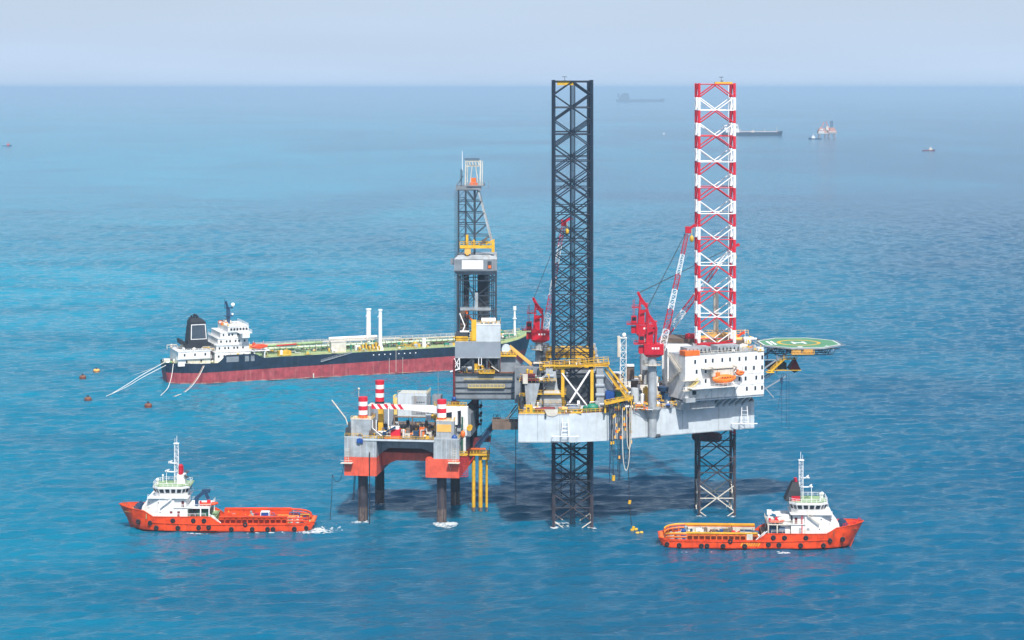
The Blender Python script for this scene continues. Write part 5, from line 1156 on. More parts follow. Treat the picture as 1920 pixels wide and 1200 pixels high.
    # bow deck winches
    b = MB(); x = L-6.4
    for y in (-2.4,0,2.4): b.tube((x,y-.9,6.9),(x,y+.9,6.9),.85,12); b.box(x-1.2,x+1.2,y-.2,y+.1,5.6,7.4)
    b.box(x-.9,x+.9,-3.6,3.6,5.6,6.2); b.build('anchor_winch', 'dark_blue', root)
    b = MB(); b.rail([V((L-.9,0,7.5)),V((L-3.6,sd*3.0,7.1)),V((L-7,sd*5.6,6.8))],.9,.1,1.2); b.tube((L-1.6,0,7.2),(L-1.6,0,8.6),.1,6); b.tube((L-2.4,.6,5.6),(L-2.4,.6,6.9),.35,8); b.build('bow_rail', 'deck_brown' if kind == 0 else 'red', root)
    # boat deck abaft the house
    z = 7.4; xq = x0-7.2
    b = MB(); b.box(xq,x0,-5.8,5.8,z-.25,z)
    for x in (xq+.3,xq+3.0): 
        for s2 in (-1,1): b.box(x-.18,x+.18,s2*5.6-.18,s2*5.6+.18,4.0,z-.2)
    b.rail([(x0,sd*5.7,z),(xq,sd*5.7,z),(xq,-sd*5.7,z)],1.05,.09,1.2); b.build('boat_deck', 'white', root) if kind == 0 else b.build('boat_deck', 'cream', root)
    b = MB(); b.box(xq+.7,xq+4.2,-4.8,4.8,4.0,z-.3); b.build('store_room', 'dark_green' if kind == 0 else 'dark_blue', root)
    b = MB(); sx = xq+4.6
    if kind == 0:
        b.tube((sx,sd*3.2,z),(sx,sd*3.2,z+3),.6,10); b.bar((sx+.6,sd*3.2,z+2.2),(sx-2.4,sd*2.6,z+4.6),1.0,1.0); b.bar((sx-2.4,sd*2.6,z+4.7),(sx-3.6,sd*2.2,z+2.2),.9,1.0); b.box(sx-4,sx-1.6,sd*2.2-.8,sd*2.2+.8,z+4.2,z+5.2); b.build('deck_crane', 'dark_blue', root)
    else:
        b.tube((sx-4,sd*3.6,4),(sx-4,sd*3.6,z+3.6),.4,10); b.bar((sx-4,sd*3.6,z+3.5),(sx+1.0,sd*3.4,z+2.2),.5,.55); b.bar((sx-4.2,sd*3.6,z+2.2),(sx+.6,sd*3.8,z-.8),.35,.4); b.box(sx-4.6,sx-3.2,sd*3.6-.5,sd*3.6+.5,z+2.6,z+4); b.build('deck_crane', 'white', root)
        b = MB(); b.tube((sx-1,sd*4.6,5.2),(sx+.8,sd*4.6,5.2),1.2,14); b.box(sx-2.2,sx-.6,sd*3.4,sd*3.4+1.4,4,z-.6); b.build('hose_reel', 'dark_blue', root)
    # tyres and sponson rail
    tb = tyre(); tm = None
    spots = [(-7,2.9),(-11,2.7),(-18.4,3.6),(-24.9,3.6),(-28.3,3.6),(-29.8,1.5),(-26.6,1.4),(-20.0,1.3),(-13,1.2),(-37.0,.9),(-43.6,.9),(-48.5,.9),(-50.2,.9),(-57,1.0),(-60.6,1.1),(-41.4,2.4)]
    for s2 in (1,-1):
        for (dx, z) in spots:
            x = L+dx; y = hw(x, z)
            if tm is None: tm = tb.build('fender', 'rubber', root); o_ = tm
            else: o_ = tm.copy(); C.objects.link(o_)
            o_.location = (x, s2*(y+.14), z)
    b = MB()
    for s2 in (1,-1):
        pts = []
        for k in range(20): x = 1.5+(L-13)*k/19; pts.append((x, s2*(hw(x,2.4)+.08), 2.35 if x < L-31 else 2.35+(x-L+31)*.03))
        b = MB()
        for p, q in zip(pts, pts[1:]): b.bar(p, q, .3, .3)
        b.build('rubbing_strake', 'orange_red', root)
    if kind == 1:
        b = MB()
        for k in range(8):
            x = L-38.4+k*.75; y = -(B/2+.03); b.add([(x,y,.9),(x+.35,y,.9),(x+.95,y,1.9),(x+.6,y,1.9)], [(0,1,2,3)])
        b.build('hazard_stripe', 'yellow', root)
        b = MB(); b.box(L-36.4,L-34.6,-B/2-.05,-B/2+.2,2.6,4.6); b.build('side_door', 'cream', root)
    # inclined gangway stay
    b = MB(); x = L-31; b.bar((x+.2,sd*(B/2-.2),5.4),(x-2.6,sd*(B/2-.2),2.8),.2); b.bar((x+.9,sd*(B/2-.2),5.6),(x-1.9,sd*(B/2-.2),2.8),.2); b.build('stay', 'white_clean', root)
    return root, hw
def deck_gear(root, L, kind):
    pal = ['red','orange_red','white','light_grey','blue','dark_red','orange'] if kind == 0 else ['red','blue','white','dark_grey','light_grey','deck_brown','dark_blue','cream']
    gear(root, 5, L-33, -4.6, 4.6, 1.5, 64, 61+kind, 3.3, pal)
sv0, hw0 = supply_vessel(0); deck_gear(sv0, 63.2, 0)
Yv = YW(997.5)+7
sv0.location = (X(595,Yv)-.4, Yv, 0); sv0.rotation_euler.z = R(180)
tag(sv0, 'orange-red supply vessel with white lattice mast and bow pointing left', 'supply vessel', 'orange supply vessels standing by the rig')
sv1, hw1 = supply_vessel(1); deck_gear(sv1, 63.2, 1)
Yv1 = YW(1028)+7
sv1.location = (X(1233,Yv1)+.2, Yv1, 0); sv1.rotation_euler.z = R(-2.6)
tag(sv1, 'orange supply vessel with yellow rails, black funnel and bow pointing right', 'supply vessel', 'orange supply vessels standing by the rig')
# cargo lying loose on the left vessel's deck
def container(mats, L, W_, Hh):
    root = empty('cargo_container'); b = MB(); b.box(-L/2,L/2,-W_/2,W_/2,.1,Hh); n = 10
    for i in range(n): x = -L/2+L*(i+.5)/n; b.box(x-.06,x+.06,-W_/2-.05,W_/2+.05,.3,Hh-.2)
    b.build('body', mats[0], root)
    b = MB(); b.box(-L/2-.05,L/2+.05,-W_/2-.06,W_/2+.06,Hh-.0,Hh+.12)
    for sx in (-1,1):
        for sy in (-1,1): b.box(sx*L/2-.1,sx*L/2+.1,sy*W_/2-.1,sy*W_/2+.1,0,Hh)
    b.build('frame', mats[1], root); return root
def on_vessel(o, sv, x, y, z, rz=0):
    c, s = math.cos(sv.rotation_euler.z), math.sin(sv.rotation_euler.z); o.location = (sv.location.x+x*c-y*s, sv.location.y+x*s+y*c, z); o.rotation_euler.z = sv.rotation_euler.z+rz
c1 = container(('blue','white_clean'), 2.6, 2.4, 4.2); on_vessel(c1, sv0, 63.2-47.3, 3.4, 1.5); tag(c1, 'blue container with white lid on the aft deck of the left supply vessel', 'container')
b = MB(); 
bb = MB(); bb.box(-.4,-.15,-1.36,-1.3,1.0,2.6); bb.box(.15,.4,-1.36,-1.3,1.0,2.6); bb.box(-.15,.15,-1.36,-1.3,1.6,1.95); q = bb.build('mark', 'white_clean', c1); q.rotation_euler.z = R(180)
c2 = container(('white','light_grey'), 2.8, 2.2, 2.0); on_vessel(c2, sv0, 63.2-51.6, 3.6, 1.5); tag(c2, 'low white container right of the blue one on the left supply vessel', 'container')
c3 = container(('white','cream'), 2.4, 2.2, 2.3); on_vessel(c3, sv0, 63.2-42.4, 3.8, 1.5); tag(c3, 'pale container left of the blue one on the left supply vessel', 'container')
c4 = container(('white','dark_blue'), 3.4, 2.4, 2.4); on_vessel(c4, sv1, 63.2-36.0, 1.0, 1.5); tag(c4, 'white container with blue frame on the deck of the right supply vessel', 'container')
c5 = container(('red','dark_red'), 2.4, 2.2, 2.0); on_vessel(c5, sv1, 63.2-45.8, 2.2, 1.6); tag(c5, 'red container on the open deck of the right supply vessel', 'container')
def rib(L=5.2):
    root = empty('rescue_boat'); b = MB()
    for s2 in (-1,1): b.path([(-L/2,s2*.8,0),(L*.2,s2*.8,.05),(L*.42,s2*.4,.2),(L*.52,0,.3)],.38,8)
    b.build('tube', 'orange_red', root); b = MB(); b.loft([[(-L/2,-.6,-.3),(-L/2,.6,-.3),(-L/2,.6,.2),(-L/2,-.6,.2)],[(L*.25,-.5,-.3),(L*.25,.5,-.3),(L*.25,.6,.2),(L*.25,-.6,.2)],[(L*.48,-.05,.1),(L*.48,.05,.1),(L*.48,.1,.3),(L*.48,-.1,.3)]], sm=False); b.build('keel', 'dark_red', root)
    b = MB(); b.box(-.6,.5,-.3,.3,.2,1.3); b.box(-L/2-.4,-L/2+.2,-.25,.25,-.2,1.0); b.build('console', 'red', root); return root
r1 = rib(); on_vessel(r1, sv0, 63.2-29.2, 2.6, 8.0, R(180)); tag(r1, 'orange-red rescue boat on the boat deck of the left supply vessel', 'rescue boat')
r2 = rib(4.2); on_vessel(r2, sv1, 63.2-27.0, -4.6, 8.1, 0); tag(r2, 'small orange rescue boat behind the white crane on the right supply vessel', 'rescue boat')
# two round life rafts etc. stay with the vessels

# ------------------------------------------------------------------ tanker
TL, TB = 191.0, 32.0; TY = R(21.2)
tk = empty('oil_tanker', label='long dark blue and red oil tanker moored behind the platforms', cat='tanker')
def tdeck(x):
    s = x
    if s < 24: return 9.7
    if s < 27: return 9.7+(s-24)*1.2
    if s < 42: return 13.3
    if s < 45: return 13.3-(s-42)*.73
    return 11.1+(s-45)*.007+(max(0,s-TL+26)/26)**1.5*4.6
rings, thw = ship_hull(TL, TB, tdeck, fine=.17, stern=.1, flare=1.3, n=98, raked=4.5, bmin=.34, zrows=[1,.85,.7,.55])
b = MB(); rr_ = [[(p[0],p[1],p[2]) for p in r] for r in rings]
def cut(r, zc):   # upper and lower strips of one ring's half
    return r
up = []; lo = []
for r in rings:
    zpt = 5.0+r[0][0]/190*3.0
    half = r[:len(r)//2]; top = [p for p in half if p[2] > zpt]; bot = [p for p in half if p[2] <= zpt]
    a, c = top[-1], bot[0]; f = (a[2]-zpt)/(a[2]-c[2]); m = tuple(a[i]+(c[i]-a[i])*f for i in range(3))
    T = top[:3]; T = [half[0], tuple((half[0][i]+m[i])/2 for i in range(3)), m]; Bt = [m, tuple((m[i]*.6+half[-2][i]*.4) for i in range(3)), half[-2], half[-1]]
    up.append(T); lo.append(Bt)
def both(b, rg):
    b.loft(rg, 0, False, False, closed=False); b.loft([[(p[0],-p[1],p[2]) for p in reversed(q)] for q in rg], 0, False, False, closed=False)
both(b, up); b.add([p for p in up[0]]+[(p[0],-p[1],p[2]) for p in reversed(up[0])], [tuple(range(6))]); b.build('upper_hull', 'tanker_navy', tk)
b = MB(); both(b, lo); b.add([p for p in lo[0]]+[(p[0],-p[1],p[2]) for p in reversed(lo[0])], [tuple(range(8))]); b.build('lower_hull', 'boot_red', tk)
for s2 in (1,-1):
    b = MB(); rg = [[(q[-2][0], s2*(q[-2][1]+.06+.04*f), .15+.3*f+.18*math.sin(i*1.7)*f) for f in (0,1)] for i, q in enumerate(lo)]; b.loft(rg, 0, False, False, closed=False); b.build('waterline_band', 'scum', tk)
b = MB(); P = [(r[0][0],r[0][1]-.3,r[0][2]-(.9 if r[0][0] < 27 else 2.2) if (r[0][0] < 45) else r[0][2]-.15) for r in rings]
n_ = len(P); vs = [(p[0],p[1],p[2]) for p in P]+[(p[0],-p[1],p[2]) for p in P]; b.add(vs, [(i,n_+i,n_+i+1,i+1) for i in range(n_-1)]); b.build('main_deck', 'deck_green', tk)
b = MB()
for s2 in (1,-1): b = MB(); pts = [V((p[0],p[1]*s2,p[2]+.1)) for p in P if p[0] > 46]; b.rail(pts[::3],1.0,.14,5); b.build('deck_railing', 'pale_yellow', tk)
b = MB(); pts = [V((p[0],-p[1],p[2]+.8)) for p in P if p[0] < 24]; b.rail(pts[::3],1.0,.14,4); b.build('deck_railing', 'pale_yellow', tk)
# near side of the tanker is its starboard side (bow to the right): local y negative
sup = empty('superstructure', (0,0,0), 0, tk)
def tbox(nm, x0, x1, y0, y1, z0, z1, m='white'): b = MB(); b.box(x0,x1,y0,y1,z0,z1); b.box(x0-.2,x1+.2,y0-.2,y1+.2,z1-.2,z1+.02); return b.build(nm, m, sup)
tbox('engine_casing', 5, 20.5, -12.5, 7, 8.4, 15.4)
tbox('deckhouse_level', 22.5, 40, -13, 13, 8.4, 14.4); tbox('deckhouse_level', 23.5, 39.5, -12, 12, 14.4, 17.6); tbox('deckhouse_level', 24.5, 39.2, -11, 11, 17.6, 20.6); tbox('deckhouse_level', 26, 39, -10, 10, 20.6, 23.4)
tbox('wheelhouse', 29.5, 39.5, -11, 11, 23.4, 26.2)
b = MB(); b.box(34,40.2,-15.5,15.5,23.1,23.4); b.rail([(34,-15.5,23.4),(40.2,-15.5,23.4),(40.2,15.5,23.4)],1.2,.15,2); b.box(35.5,39,-15.5,-11,21,23.1); b.build('bridge_wing', 'white', sup)
b = MB(); b.rail([(29.5,-11,26.2),(39.5,-11,26.2),(39.5,11,26.2)],1.2,.13,2); b.rail([(22.5,-13,17.6),(39.5,-13,17.6)],1.1,.13,2); b.rail([(22.5,-13,14.4),(40,-13,14.4)],1.1,.13,2); b.rail([(22.5,-13,14.4),(22.5,13,14.4)],1.1,.13,2); b.rail([(23.5,-12,17.6),(23.5,12,17.6)],1.1,.13,2); b.rail([(24.5,-11,20.6),(24.5,11,20.6)],1.1,.13,2)
b.rail([(5,-12.5,15.4),(20.5,-12.5,15.4)],1.1,.14,2); b.box(4,21,-13.4,-12.5,11.8,12); b.rail([(4,-13.4,12),(21,-13.4,12)],1.1,.14,2); b.build('railing', 'white_clean', sup)
for z, y, x0_ in ((22.2,-10,27.4),(19.2,-11,26),(16.1,-12,25),(12.4,-13,24.4)):
    for k in range(6): x = x0_+k*2.2+(.5 if k%2 else 0); b = MB(); b.box(x-.4,x+.4,y-.24,y-.2,z-.5,z+.5); b.build('window', 'glass', sup)
for k in range(6): x = 31+k*1.5; b = MB(); b.box(x-.5,x+.5,-11.26,-11.2,24.3,25.4); b.build('window', 'glass', sup)
for x, z in ((8,13.7),(13,13.7),(18,13.7),(9,10.6),(16,10.6)): b = MB(); b.box(x-.4,x+.4,-12.76,-12.7,z-.6,z+.6); b.build('window', 'glass', sup)
gear(sup, 27, 39, -10, 8, 26.2, 9, 71, 2.2, ['white','cream','orange','white'], 1.2)
gear(sup, 4.5, 20, -12, 6, 15.4, 12, 72, 2.4, ['white','cream','light_grey'], 1.2)
gear(sup, 21, 26, -12, 0, 9, 12, 78, 7, ['white','cream','light_grey','deck_brown'], 1.2)
b = MB(); b.loft([[(10.5,-7,15.4),(21,-7,15.4),(21,1,15.4),(10.5,1,15.4)],[(12,-6.2,28.6),(19.6,-6.2,28.6),(19.6,.2,28.6),(12,.2,28.6)],[(12.8,-5.8,30.4),(17.2,-5.8,30.4),(17.2,-.2,30.4),(12.8,-.2,30.4)]], sm=False)
b.box(9.4,22,-7.6,1.6,15.4,18.2); b.add([(7.4,-7,18.2),(10.6,-7,18.2),(10.6,1,18.2),(7.4,1,18.2),(7,-7,20.4),(8,-7,20.4),(8,1,20.4),(7,1,20.4)],[(0,1,5,4),(4,5,6,7),(3,0,4,7),(2,3,7,6),(1,2,6,5)])
fn = b.build('funnel', 'near_black', tk)
b = MB(); f0 = [(12.3,-6.74,20.2),(20.0,-6.74,20.2),(19.5,-6.32,27.4),(12.5,-6.32,27.4)]
def inset(q, k): c_ = [sum(p[i] for p in q)/4 for i in range(3)]; return [tuple(c_[i]+(p[i]-c_[i])*k for i in range(3)) for p in q]
b.add([(p[0],p[1]-.06,p[2]) for p in f0],[(0,1,2,3)]); b.add([(p[0],p[1]-.12,p[2]) for p in inset(f0,.91)],[(0,1,2,3)],1); b.build('funnel_panel', ['white_clean','derrick_grey'], fn)
b = MB(); b.path([(14.6,-3,30.2),(14.6,-3,31.8),(16,-3,31.2),(16.8,-3,29.8)],.55,8); b.tube((13.6,-2,30),(13.6,-2,31.4),.45,8); b.tube((15.6,-4.4,30),(15.6,-4.4,32),.3,8); b.build('exhaust_pipe', 'near_black', fn)
b = MB(); b.box(31.4,32.9,-.8,.8,26.2,34.2); b.box(30.2,34.4,-1.5,1.5,30,30.3); b.bar((31.8,-.6,33.8),(30.6,-1.4,37.4),.75); b.box(30.4,34.4,-.7,.7,33.8,34.3); b.ball((34.2,-1,35.6),1.0,m=1); b.ball((34,-1,31),.55,m=1); b.tube((30.4,0,34.3),(30.4,0,38.6),.13,6); b.build('radar_mast', ['dark_blue','white_clean'], tk)
for x, w in ((27.5,6),(36.5,2),(39.4,1.8)): b = MB(); b.box(x-.2,x+w+.2,-16.06,-15.6,9.6,12.6); b.box(x,x+w,-16.1,-16.06,9.8,12.4,1); b.build('side_opening', ['tanker_navy','grey'], tk)
# poop deck gear
gear(tk, 1.5, 6, -4, 5, 8.4, 10, 73, 2.4, ['red','cream','white','dark_grey','green','deck_brown'], 1.4)
# main deck: pipe rack along the centre line, manifold, vents, crane, box, red hose
b = MB(); zt_ = 11.3
for k, y in enumerate((-3.2,-2.2,-1.2,0,1.2)): b.tube((50,y,zt_+2.2),(165,y,zt_+2.2),.32,6,k%2)
for k in range(38): x = 51+k*3; b.box(x-.15,x+.15,-4,2,zt_+1.7,zt_+1.9,2); b.box(x-.12,x+.12,-4,-3.7,zt_,zt_+3,2); b.box(x-.12,x+.12,1.8,2,zt_,zt_+3,2)
b.build('pipe_rack', ['deck_green','white','deck_brown'], tk)
b = MB(); b.box(46,121,1.5,4.2,zt_+3.6,zt_+4.0); b.rail([(46,1.5,zt_+4),(181,1.5,zt_+4)],1.1,.15,3)
for k in range(23): x = 48+k*5.8; b.box(x-.15,x+.15,1.6,1.9,zt_,zt_+3.6)
b.box(121,182,1.5,3.4,zt_+3.4,zt_+3.7); b.build('catwalk', 'cream', tk)
b = MB(); b.tube((84,4,zt_+5),(109,4,zt_+5),.75,8); b.tube((88,8,zt_+3.6),(107,8,zt_+3.6),.7,8); b.build('crane_boom', 'white_clean', tk)
b = MB(); b.tube((48,2,zt_+3.2),(80,2,zt_+3.6),.8,8); b.build('green_pipe', 'deck_green', tk)
b = MB(); b.bar((56,-1,zt_+3.4),(66,-1,zt_+3.8),.8,.5); b.build('red_hose', 'red', tk)
b = MB(); b.box(80.5,88,-12.5,-9,zt_,zt_+5.4); b.box(80.3,88.2,-12.7,-8.8,zt_+5.2,zt_+5.5); b.build('hose_box', 'cream', tk)
b = MB(); b.bar((90,-15.6,zt_+.2),(74,-16.6,zt_-3.4),1.2,.35); b.rail([(74,-17,zt_-3.2),(90,-16,zt_+.3)],.8,.12,2); b.build('gangway', 'steel', tk)
b = MB()
for k in range(7): x = 95+k*1.7; b.box(x-.4,x+.4,-12.6,-11,zt_,zt_+2.4+.8*(k%3)); b.tube((x,-13.4,zt_+1.6),(x,-11,zt_+1.6),.4,8)
b.build('manifold', 'yellow', tk)
b = MB(); b.box(42.5,50,4,9,zt_+1.5,zt_+3.4); b.build('deck_store', 'tan_yellow', tk)
b = MB(); b.box(54,60,-14,-10,zt_,zt_+2.2); b.build('yellow_cabinet', 'yellow', tk); b = MB(); b.box(143,150,-9,-4,zt_,zt_+1); b.box(125,128,-8,-5,zt_,zt_+1.8); b.build('yellow_hatch', 'yellow', tk)
def tk_x(px, y):   # ship station seen at photo column px on local y
    c, s = math.cos(TY), math.sin(TY); k = (px-960)/F
    return (k*(tkY+y*c)+y*s-tkX)/(c-k*s)
sx_, sy_ = X(420,968.9), 968.9     # a point of the near waterline
# near waterline is local y=-TB/2 ; choose origin so that photo column 303 is the stern
c_, s_ = math.cos(TY), math.sin(TY)
kk = (317.5-960)/F
dd = (sx_-kk*sy_)/(c_-kk*s_)   # distance back along the ship from that point to column 303
nx_, ny_ = sx_-dd*c_, sy_-dd*s_
tkX, tkY = nx_-(TB/2)*s_, ny_+(TB/2)*c_
tk.location = (tkX, tkY, 0); tk.rotation_euler.z = TY
for px, y, h, r, r2 in ((691,3,18.5,1.15,1.3),(713,-11,19.5,.85,1.0)):
    x = tk_x(px,y); b = MB(); b.tube((x,y,zt_),(x,y,zt_+h),r2,12,0,r); b.tube((x,y,zt_+h),(x,y,zt_+h+.8),r+.25,12); b.tube((x,y,zt_),(x,y,zt_+2.6),r2+1,8,0,r2); b.bar((x-1.6,y-.5,zt_+h-3),(x,y-.5,zt_+h-1.5),.3,.3); b.build('vent_post', 'white_clean', tk)
x = tk_x(965,0); b = MB(); b.tube((x,0,12),(x,0,29),.7,10,0,.45); b.tube((x,0,27),(x,0,29),.9,8); b.tube((x,0,22.5),(x,0,23),1.1,8); b.tube((x,0,10.5),(x,0,14),1.6,8,0,.6); b.build('foremast', 'white_clean', tk)
x = tk_x(795,-9); b = MB(); b.tube((x,-9,zt_),(x,-9,zt_+4.6),1.1,10); b.build('tank_vent', 'white', tk)
gear(tk, 47, 160, -14, 13, 11.4, 90, 74, 2.6, ['deck_green','green','cream','light_grey','white','deck_green','deck_brown','yellow'], 1.3)
gear(tk, 163, 183, -8, 8, 13.4, 26, 75, 3.4, ['green','deck_green','dark_green','cream'], 1.5)
gear(tk, 28, 41, -15, -13.4, 11.6, 8, 76, 1.8, ['white','yellow','cream'])
b = MB()
for k in range(8): x = 101+k*2.9+(1.5 if k > 3 else 0); b.box(x-.3,x+.3,-16.05,-16.0,9.6,10.1)
b.build('hull_mark', 'white_clean', tk)
b = MB(); b.tube((112.5,-16.3,1),(112.5,-16.3,12),.12,5); b.tube((116,-16.3,-.5),(116,-16.3,8),.1,5); b.tube((109,-16.3,-.5),(109,-16.3,8),.1,5); b.build('hull_ladder', 'cream', tk)
b = MB(); x = tk_x(587,-16); b.tube((x,-16.8,.2),(x,-16.8,2.4),.35,8); b.build('fender', 'cream', tk)
lb3 = lifeboat('lifeboat', 8.4, ('orange_red','orange_red')); x = 44; y = -13.5
lb3.location = (tkX+x*c_-y*s_, tkY+x*s_+y*c_, 16.0); lb3.rotation_euler.z = TY; tag(lb3, 'orange-red lifeboat on the white superstructure of the tanker', 'lifeboat')
b = MB(); 
for xx in (41.5,46.5): b.box(xx-.25,xx+.25,-15,-11,11,14.6); b.bar((xx,-11,14.4),(xx,-13,18.8),.35)
b.box(40,49,-15.5,-9,14.3,14.6); b.build('boat_davit', 'white', tk)
# mooring ropes
def rope(name, pts, r, mt, label, group=None):
    b = MB(); b.path(pts, r, 6); o = b.build(name, mt); tag(o, label, 'rope', group); return o
def catmull(P, n=8):
    out = []; P = [P[0]]+P+[P[-1]]
    for i in range(1,len(P)-2):
        for k in range(n):
            t = k/n; out.append(tuple(.5*((2*P[i][j])+(-P[i-1][j]+P[i+1][j])*t+(2*P[i-1][j]-5*P[i][j]+4*P[i+1][j]-P[i+2][j])*t*t+(-P[i-1][j]+3*P[i][j]-3*P[i+1][j]+P[i+2][j])*t**3) for j in range(3)))
    out.append(P[-2]); return out
def from_stern(seq):
    """(photo column, photo row, distance) way points"""
    return catmull([(X(px,Y), Y, Z(py,Y)) for px, py, Y in seq])
Ys = nx_*0+ny_
rope('mooring_rope', from_stern([(309,679,Ys+6),(268,702,960),(240,720,945),(205,741,YW(742))]), .16, 'rope', 'thick white mooring rope from the tanker stern to the water at far left', 'mooring ropes at the tanker stern')
rope('mooring_rope', from_stern([(311,685,Ys+4),(270,706,955),(236,726,940),(199,743,YW(744))]), .14, 'rope', 'white mooring rope just below the thick one off the tanker stern', 'mooring ropes at the tanker stern')
rope('mooring_rope', from_stern([(300,680,Ys+14),(285,690,990),(266,698,985),(247,704,YW(704))]), .08, 'rope', 'thin faint mooring rope highest off the tanker stern', 'mooring ropes at the tanker stern')
Yn = Ys-.4
rope('mooring_rope', from_stern([(325,682,Yn+.5),(322,704,955),(317,722,945),(312,731,940),(301,742,YW(742))]), .15, 'rope', 'white rope hanging near the tanker stern corner and curving left', 'mooring ropes at the tanker stern')
rope('mooring_rope', from_stern([(385,681,Yn+9),(375,702,958),(362,721,948),(347,735,938),(327,744,YW(744.5))]), .15, 'rope', 'white rope curving down farthest right on the tanker quarter', 'mooring ropes at the tanker stern')
rope('mooring_rope', from_stern([(383,681,Yn+9),(372,703,957),(358,722,946),(344,735,938),(314,748,YW(748))]), .12, 'rope_rust', 'rusty rope beside the farthest right white one', 'mooring ropes at the tanker stern')
# buoys
for px, py, m, lab in ((181,695,'tan_yellow','small orange and yellow mooring buoy farthest back, left of the tanker'),(155,707,'deck_rust','rusty red mooring buoy leftmost of the four'),(165,748,'deck_rust','rusty red mooring buoy below the leftmost one'),(278,760,'deck_rust','brown orange mooring buoy nearest, below the tanker ropes')):
    Yb = YW(py+2); root = empty('mooring_buoy', (X(px,Yb),Yb,0)); b = MB()
    b.tube((0,0,-.8),(0,0,1.0),1.6,16); b.tube((0,0,1.0),(0,0,1.35),1.6,16,0,1.15); b.build('drum', m, root)
    b = MB(); b.tube((0,0,1.3),(0,0,1.9),.3,8); b.tube((-.5,0,1.9),(.5,0,1.9),.22,8); b.build('mooring_eye', 'near_black', root)
    b = MB(); b.tube((0,0,.15),(0,0,.4),1.7,16); b.build('fender_ring', 'dark_red', root)
    tag(root, lab, 'buoy', 'mooring buoys left of the tanker')
# floats on the water by the hose
for px, py, lab in ((1189,994,'small yellow float lying on the water right of the near dark lattice leg'),(1199,1000,'tiny yellow float lying on the water, right of and below its neighbour')):
    Yb = YW(py); root = empty('hose_float', (X(px,Yb),Yb,0), R(20)); b = MB(); b.tube((-.9,0,.1),(.9,0,.2),.45,10); b.ball((.9,0,.2),.44); b.ball((-.9,0,.1),.44); b.build('body', 'yellow', root); b = MB(); b.tube((-.15,0,.12),(.15,0,.16),.5,10); b.build('band', 'dark_grey', root); tag(root, lab, 'float', 'yellow floats on the water')

# ------------------------------------------------------------------ far ships and rig
def far_tanker(L, hullm, supm, bow=1):
    root = empty('cargo_ship'); B = L*.16; D = L*.05
    r2, h2 = ship_hull(L, B, lambda x: D*(1+(.35 if x > L*.93 else 0)), fine=.12, n=30, raked=L*.02, bmin=.7)
    b = MB(); b.loft(r2, 0, False, True, closed=False); b.build('hull', hullm, root)
    b = MB(); P = [r[0] for r in r2]; n3 = len(P); b.add([(p[0],p[1],p[2]-.3) for p in P]+[(p[0],-p[1],p[2]-.3) for p in P], [(i,n3+i,n3+i+1,i+1) for i in range(n3-1)]); b.build('deck', 'dark_red', root)
    b = MB(); b.box(L*.05,L*.27,-B*.4,B*.4,D,D+L*.055); b.box(L*.09,L*.26,-B*.35,B*.35,D+L*.055,D+L*.1); b.box(L*.14,L*.25,-B*.5,B*.5,D+L*.1,D+L*.13); b.build('superstructure', supm, root)
    b = MB(); b.box(L*.03,L*.065,-B*.12,B*.12,D+L*.05,D+L*.12); b.build('funnel', supm, root)
    b = MB(); b.box(L*.16,L*.9,-1,1,D+2,D+3.5)
    for f in (.3,.52,.7,.9): b.box(L*f-.6,L*f+.6,-.6,.6,D,D+L*(.1 if f > .8 else .06))
    b.box(L*.47,L*.53,-3,3,D,D+5); b.build('deck_piping', supm if supm != 'white' else 'cream', root)
    return root
def put(o, px, py, rz, label, cat, group=None):
    Yb = YW(py); o.location = (X(px,Yb),Yb,0); o.rotation_euler.z = R(rz); tag(o, label, cat, group)
f1 = far_tanker(182, 'tanker_navy', 'white'); put(f1, 1354, 254, 3, 'distant dark tanker with white superstructure behind the red striped leg', 'tanker')
f2 = far_tanker(YW(191)*92/F, 'near_black', 'dark_grey'); put(f2, 1155, 191, 0, 'faint grey cargo ship far away near the horizon', 'cargo ship')
def far_rig():
    root = empty('offshore_rig'); b = MB(); b.box(-26,0,-10,10,14,20); b.box(2,26,-12,12,14,22); b.box(-24,-6,-8,6,20,28); b.box(8,22,-8,6,22,30)
    b.build('deck_module', 'far_orange', root)
    for x in (-22,-4,6,22):
        for y in (-8,8): b = MB(); b.tube((x,y,-2),(x,y,14),1.0,8); b.bar((x,y,3),(x*.6,y,13),.5); b.build('leg', 'far_orange', root)
    b = MB(); b.box(-27,27,-11,11,12,14); b.box(-3,4,-6,6,22,34); b.build('lower_deck', 'cream', root)
    b = MB()
    b.bar((-16,0,26),(-8,0,46),1.6); b.bar((-17,0,30),(-20,0,24),2.5); b.build('crane', 'orange', root)
    b = MB(); b.bar((6,0,26),(-2,0,48),1.6); b.box(4,9,-2,2,24,30); b.build('crane', 'orange', root)
    b = MB(); b.box_truss((14,0,26),(14,0,50),5,5,6,.5); b.build('derrick', 'dark_blue', root)
    b = MB(); b.box(-25,-9,-11,-10,15,19); b.box(-20,-12,-10.5,-9,22,26); b.box(4,24,-13,-12,16,18); b.build('white_module', 'white', root)
    return root
f3 = far_rig(); put(f3, 1550, 258, 3, 'distant orange production rig with cranes at right', 'drilling rig'); f3.scale = (1.0,1,.95)
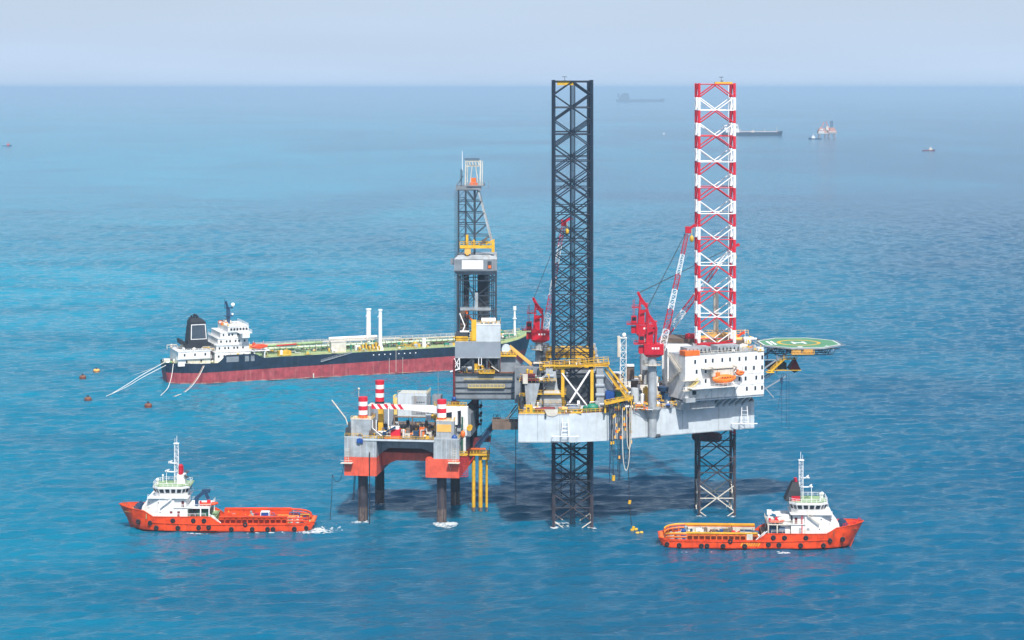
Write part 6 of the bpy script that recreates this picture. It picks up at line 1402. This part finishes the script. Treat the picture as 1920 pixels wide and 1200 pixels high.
def small_boat(L=26, hm='dark_blue', sm_='white'):
    root = empty('small_boat'); r2, h2 = ship_hull(L, L*.24, lambda x: L*.07+(L*.04 if x > L*.75 else 0), fine=.35, n=14, raked=L*.05)
    b = MB(); b.loft(r2, 0, False, True, closed=False); P = [r[0] for r in r2]; n3 = len(P); b.add([(p[0],p[1],p[2]-.2) for p in P]+[(p[0],-p[1],p[2]-.2) for p in P], [(i,n3+i,n3+i+1,i+1) for i in range(n3-1)]); b.build('hull', hm, root)
    b = MB(); b.box(L*.5,L*.75,-L*.08,L*.08,L*.06,L*.18); b.box(L*.55,L*.7,-L*.07,L*.07,L*.18,L*.26); b.build('cabin', sm_, root)
    b = MB(); b.tube((L*.6,0,L*.26),(L*.6,0,L*.45),L*.012,5); b.bar((L*.6,-L*.05,L*.38),(L*.6,L*.05,L*.38),L*.015); b.build('mast', sm_, root); return root
f4 = small_boat(38); put(f4, 1541, 261, 180, 'distant blue boat with white cabin lying left of the far orange rig', 'boat')
f5 = small_boat(30,'dark_red','cream'); put(f5, 1729, 283, 0, 'tiny lone dark boat on the right', 'boat')
f6 = small_boat(24,'dark_blue','orange_red'); put(f6, 4, 274, 0, 'tiny dark boat at the left edge near the horizon', 'boat')
f7 = small_boat(18,'light_grey','white'); put(f7, 1238, 252, 0, 'tiny white boat left of the red striped leg', 'boat')
# foam where the sea breaks round legs and hulls
def foam(px, py, w, d, seed, n=60):
    n *= 4
    rnd = random.Random(seed); b = MB(); Yb = YW(py); cx = X(px,Yb)
    for i in range(n):
        a = rnd.uniform(0,2*math.pi); r = math.sqrt(rnd.random()); x = cx+math.cos(a)*r*w; y = Yb+math.sin(a)*r*d; s = rnd.uniform(.05,1)**2*.36*(1.25-r*.7)
        k = rnd.uniform(1,3.2); b.ball((x,y,sea_z(x,y)+.02), s*k, s*1.5, s*.35, 0, 6, 3)
    o = b.build('sea_foam', 'foam_white'); o['kind'] = 'stuff'; o['label'] = 'white foam on the water'; return o

foam(1040,990,1.4,2.2,21,8); foam(1110,989,1.4,2.2,22,8); foam(1311,967,1.2,2,23,7); foam(1376,967,1.2,2,24,7); foam(713,946,2,2,25,8); foam(860,942,2,2,26,8); foam(500,999,12,.6,27,5); foam(1370,1036,16,.6,28,6); foam(617,991,6,5,31,22)
foam(836,983,4.0,5.0,1,150); foam(678,978,3,3,2,16); foam(597,993,2.6,4,3,60); foam(590,999,6,2,4,45); foam(370,1000,3.4,1.2,5,26); foam(1468,1036,2.2,1.2,6,22); foam(1052,983,3,4,7,16); foam(600,992,1.4,1.4,8,20)
